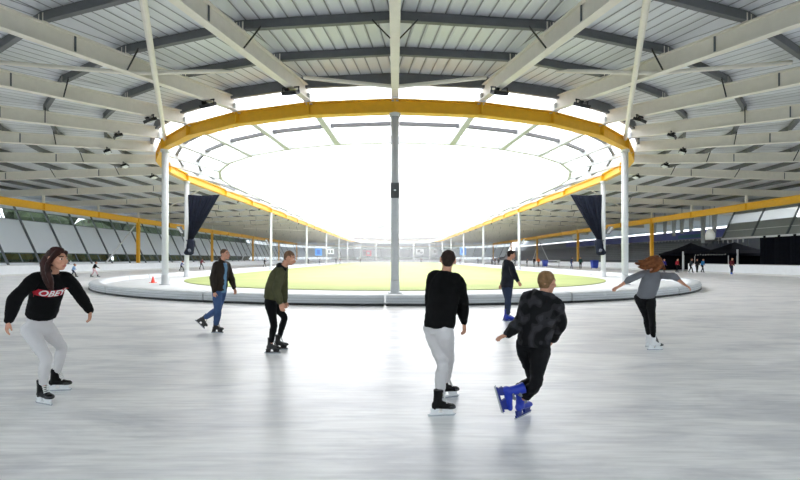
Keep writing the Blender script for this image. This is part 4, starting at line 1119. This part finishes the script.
K = dict(H=H, J=J, face=yawv(48, -.05), top=check_mat(), topname='jacket', pants=mat('black_snow_trousers', (9, 9, 13), .7), hairm=mat('light_brown_hair', (128, 98, 68), .7, var=.3, vscale=30), shorthair=1, skate=S_blue,
         toeR=yawv(50, .06), toeL=V(.3, .1, -1), bupL=V(1, .1, .25), tfit=.045, hem=-.02, pfit=.028, leg=.012, hemr=.022, hood=1, twr=.011, pwr=.009, w=1.02, phem=.15, hs=1.06, handL=V(-1, -.1, -.35), palmL=V(0, .2, -1), thumbL=V(0, 1, 0), curl=.3)
figure(K, 'child in dark blotched jacket and blue rental skates, lifting one foot behind', (nk.x, 4.7))

# ---- 6: man in dark quilted jacket, blue skates, near the kerb
H = 1.80
nk = U(508.3, 261, 11.8); pv = U(507, 287, 11.85); J = pose(H, U(511.2, 254.7, 11.75), nk, pv, 75, hyaw=80)
arm(J, 'R', H, (513.5, 273.5, -1), (518, 281, -1)); arm(J, 'L', H, (506, 275, 1), (501.5, 284, 1))
leg(J, 'R', H, (508.5, 301), foot_at(508, 321, 11.8), -1); leg(J, 'L', H, (507, 301), foot_at(506.5, 319.8, 12.0), 1)
K = dict(H=H, J=J, face=yawv(88), top=mat('dark_quilted_nylon', (24, 27, 38), .5, var=.25, vscale=9), topname='jacket', pants=mat('dark_jeans', (48, 58, 80), .85, var=.1), hairm=mat('dark_brown_hair', (44, 32, 28), .7, var=.3, vscale=30), shorthair=1, fringe=1, skate=S_blue,
         toeR=yawv(88), toeL=yawv(84), tfit=.04, hem=-.02, hood=1, leg=.012, vox=.01, twr=.01)
figure(K, 'person in dark quilted jacket, jeans and blue skates beside the grey kerb', (nk.x, 11.9))

# ---- 7: girl from behind, grey top, arms spread
H = 1.66
nk = U(652.8, 270.5, 7.95); pv = U(645, 297, 8.15); J = pose(H, U(655.5, 263, 7.85), nk, pv, 8, hyaw=20, shw=.09)
arm(J, 'L', H, (630.5, 279, -1), (619, 286.5, -1)); arm(J, 'R', H, (674, 276.5, -1), (684.5, 284.5, -1))
leg(J, 'R', H, (652.5, 314), foot_at(653.5, 350), -1); leg(J, 'L', H, (648, 313), foot_at(649, 346.5), 1)
gh = mat('copper_hair', (112, 66, 36), .55, var=.5, vscale=12)
K = dict(H=H, J=J, face=yawv(15, -.2), top=mat('grey_jersey', (112, 114, 120), .9, var=.06), topname='shirt', pants=mat('black_leggings', (10, 10, 13), .7), hairm=gh, skate=S_white,
         toeR=yawv(88), toeL=yawv(60), tfit=.022, hem=.02, pfit=.006, leg=.002, w=.95, sleeve=.45, hair=1.08, phem=.12, vox=.008, hwr=.009,
         handL=V(-1, -.2, -.45), handR=V(.8, -.3, -.6), palmL=V(0, .3, -1), palmR=V(0, .3, -1), bend=.03,
         locks=[[(0, 0, .08, .06), (-.05, -.08, .04, .06), (-.12, -.10, -.03, .055), (-.22, -.10, -.07, .04), (-.33, -.09, -.07, .018)],
                [(0, -.06, .05, .06), (-.04, -.11, -.03, .06), (-.12, -.13, -.10, .05), (-.20, -.12, -.14, .035), (-.29, -.1, -.13, .014)],
                [(.03, -.06, .05, .05), (.04, -.11, -.04, .05), (0, -.14, -.12, .05), (-.06, -.13, -.18, .03), (-.1, -.12, -.2, .016)],
                [(.05, 0, .05, .04), (.09, -.05, -.02, .035), (.10, -.09, -.08, .03), (.13, -.1, -.11, .016)],
                [(0, -.03, .10, .04), (-.1, -.07, .06, .035), (-.19, -.09, .0, .03), (-.29, -.08, -.02, .014)]])
figure(K, 'person from behind in grey top, arms spread wide, long copper hair flying', (nk.x, 8.1))

# ---- distant skaters: same builder, coarser
def far_person(u, vb, hpx, yaw, topc, panc, hairc, lab, skc=None, stride=.25, grp=None):
    d = CH * FP / (vb - 258.5); H = max(1.2, min(1.9, hpx * d / FP)) - .08; x = (u - 395) * d / FP
    f = yawv(yaw); r = V(cos(radians(yaw)), -sin(radians(yaw)), 0); pv = V(x, d, .56 * H + .05) - f * .05; nk = pv + V(0, 0, .30 * H) + f * .13
    J = pose(H, nk + V(0, 0, .085 * H) + f * .03, nk, pv, yaw)
    for sd, sg in (('L', -1), ('R', 1)):
        sh = J['sh' + sd]; a = f * sg * .14 - V(0, 0, .23) + r * sg * .08
        J['el' + sd] = sh + a.normalized() * .165 * H; J['wr' + sd] = J['el' + sd] + (a + f * .22).normalized() * .145 * H
        an = V(x, d, .16) + r * sg * .10 + f * sg * stride; J['an' + sd] = an; hp = J['hip' + sd]
        J['kn' + sd] = (hp + an) / 2 + f * .07
    cn_ = lambda c: mat('cloth_%d_%d_%d' % c, c, .85, var=.08)
    K = dict(H=H, J=J, face=f, hup=V(0, 0, 1), top=cn_(topc), topname='jacket', pants=cn_(panc), hairm=cn_(hairc), shorthair=1, vox=.022, tfit=.03, skate=dict(boot=cn_(skc or (26, 26, 28)), holder=M_plast), toeL=f, toeR=f, pfit=.015)
    r_, _, _ = figure(K, lab, (x, d))
    if grp: r_['group'] = grp
    return r_
BL, NV, GY, RD, WH, JN = (22, 22, 26), (36, 44, 72), (96, 98, 102), (170, 40, 56), (210, 208, 208), (64, 80, 116)
HD, HB, HL = (40, 30, 26), (90, 64, 46), (150, 120, 80)
far_person(73.5, 277.5, 13, 80, (150, 180, 215), (46, 52, 70), HB, 'small distant skater in light blue top and dark trousers, left track')
far_person(94.5, 277.5, 16, 60, BL, (214, 180, 184), HD, 'distant skater in black top and pale pink trousers, left track')
far_person(181.5, 271.3, 10.5, 60, (120, 130, 170), BL, HB, 'distant skater between the two left columns')
far_person(201.5, 269.5, 11, 40, (130, 70, 80), GY, HD, 'tiny skater in dark red behind the brown jacket skater')
far_person(264.5, 267, 9, 90, BL, BL, HD, 'tiny dark skater left of the olive sweater skater')
far_person(697, 272.9, 14, 200, (26, 26, 30), BL, HD, 'distant skater in black at the gap in the right boards')
far_person(690.8, 273, 14.5, 150, (40, 50, 60), BL, HB, 'distant skater in dark top, second from the tent post')
far_person(695.3, 272.0, 14, 20, (30, 110, 170), NV, HB, 'distant skater in bright blue jacket near the tent') if False else None
far_person(702.5, 272.8, 14, 170, (44, 120, 176), (30, 34, 50), HB, 'distant skater in bright blue jacket near the tent')
far_person(677, 272.7, 14, 170, RD, BL, HD, 'distant skater in crimson jacket beside the white tent post')
far_person(664, 272.5, 13.5, 190, (48, 50, 130), BL, HL, 'distant skater in violet-blue coat behind the girl with copper hair')
far_person(731.5, 274.8, 17, 180, (90, 26, 36), (30, 34, 56), HD, 'distant skater in dark red jacket and blue skates, far right', (30, 80, 180), .08)
far_person(571.5, 268.8, 12, 150, NV, JN, HD, 'distant skater in navy under the curtain on the right')
far_person(580.5, 269.3, 13, 200, (30, 70, 64), BL, HB, 'distant skater in dark green next to the blue bin')
far_person(534, 267, 10, 170, BL, GY, HD, 'tiny skater left of the orange top skater by the far right boards')
far_person(538.5, 266.8, 10.5, 190, (210, 110, 60), BL, HB, 'tiny skater in orange top by the far right boards')
for i, (u, vb) in enumerate(((308, 265.6), (319.5, 265), (336, 264.6), (340, 264.4), (360.5, 263.6), (286, 266.2), (455, 264.4), (460, 264.2), (478, 264.8), (483.5, 265), (492, 265.4), (495, 265.2), (498.5, 265.6), (515, 266), (506, 265.7), (421, 263.4), (527, 266.4))):
    far_person(u, vb, 7.5, (i * 77) % 360, (BL, NV, (60, 60, 70), (90, 60, 60))[i % 4], (BL, NV)[i % 2], HD, 'tiny dark skater on the distant %s side of the track' % ('left' if u < 395 else 'right'), None, .15, 'tiny skaters on the distant %s track' % ('left' if u < 395 else 'right'))
for nm_, mm_ in MATS.items():
    if any(w_ in nm_ for w_ in ('cloth_', 'black_sweat', 'black_wool', 'olive', 'trousers', 'leggings', 'jeans', 'jersey', 'jacket', 'quilted', 'hood', 'denim', 'hair', 'leather', 'shirt')):
        mm_.node_tree.nodes['Principled BSDF'].inputs['Specular IOR Level'].default_value = .18
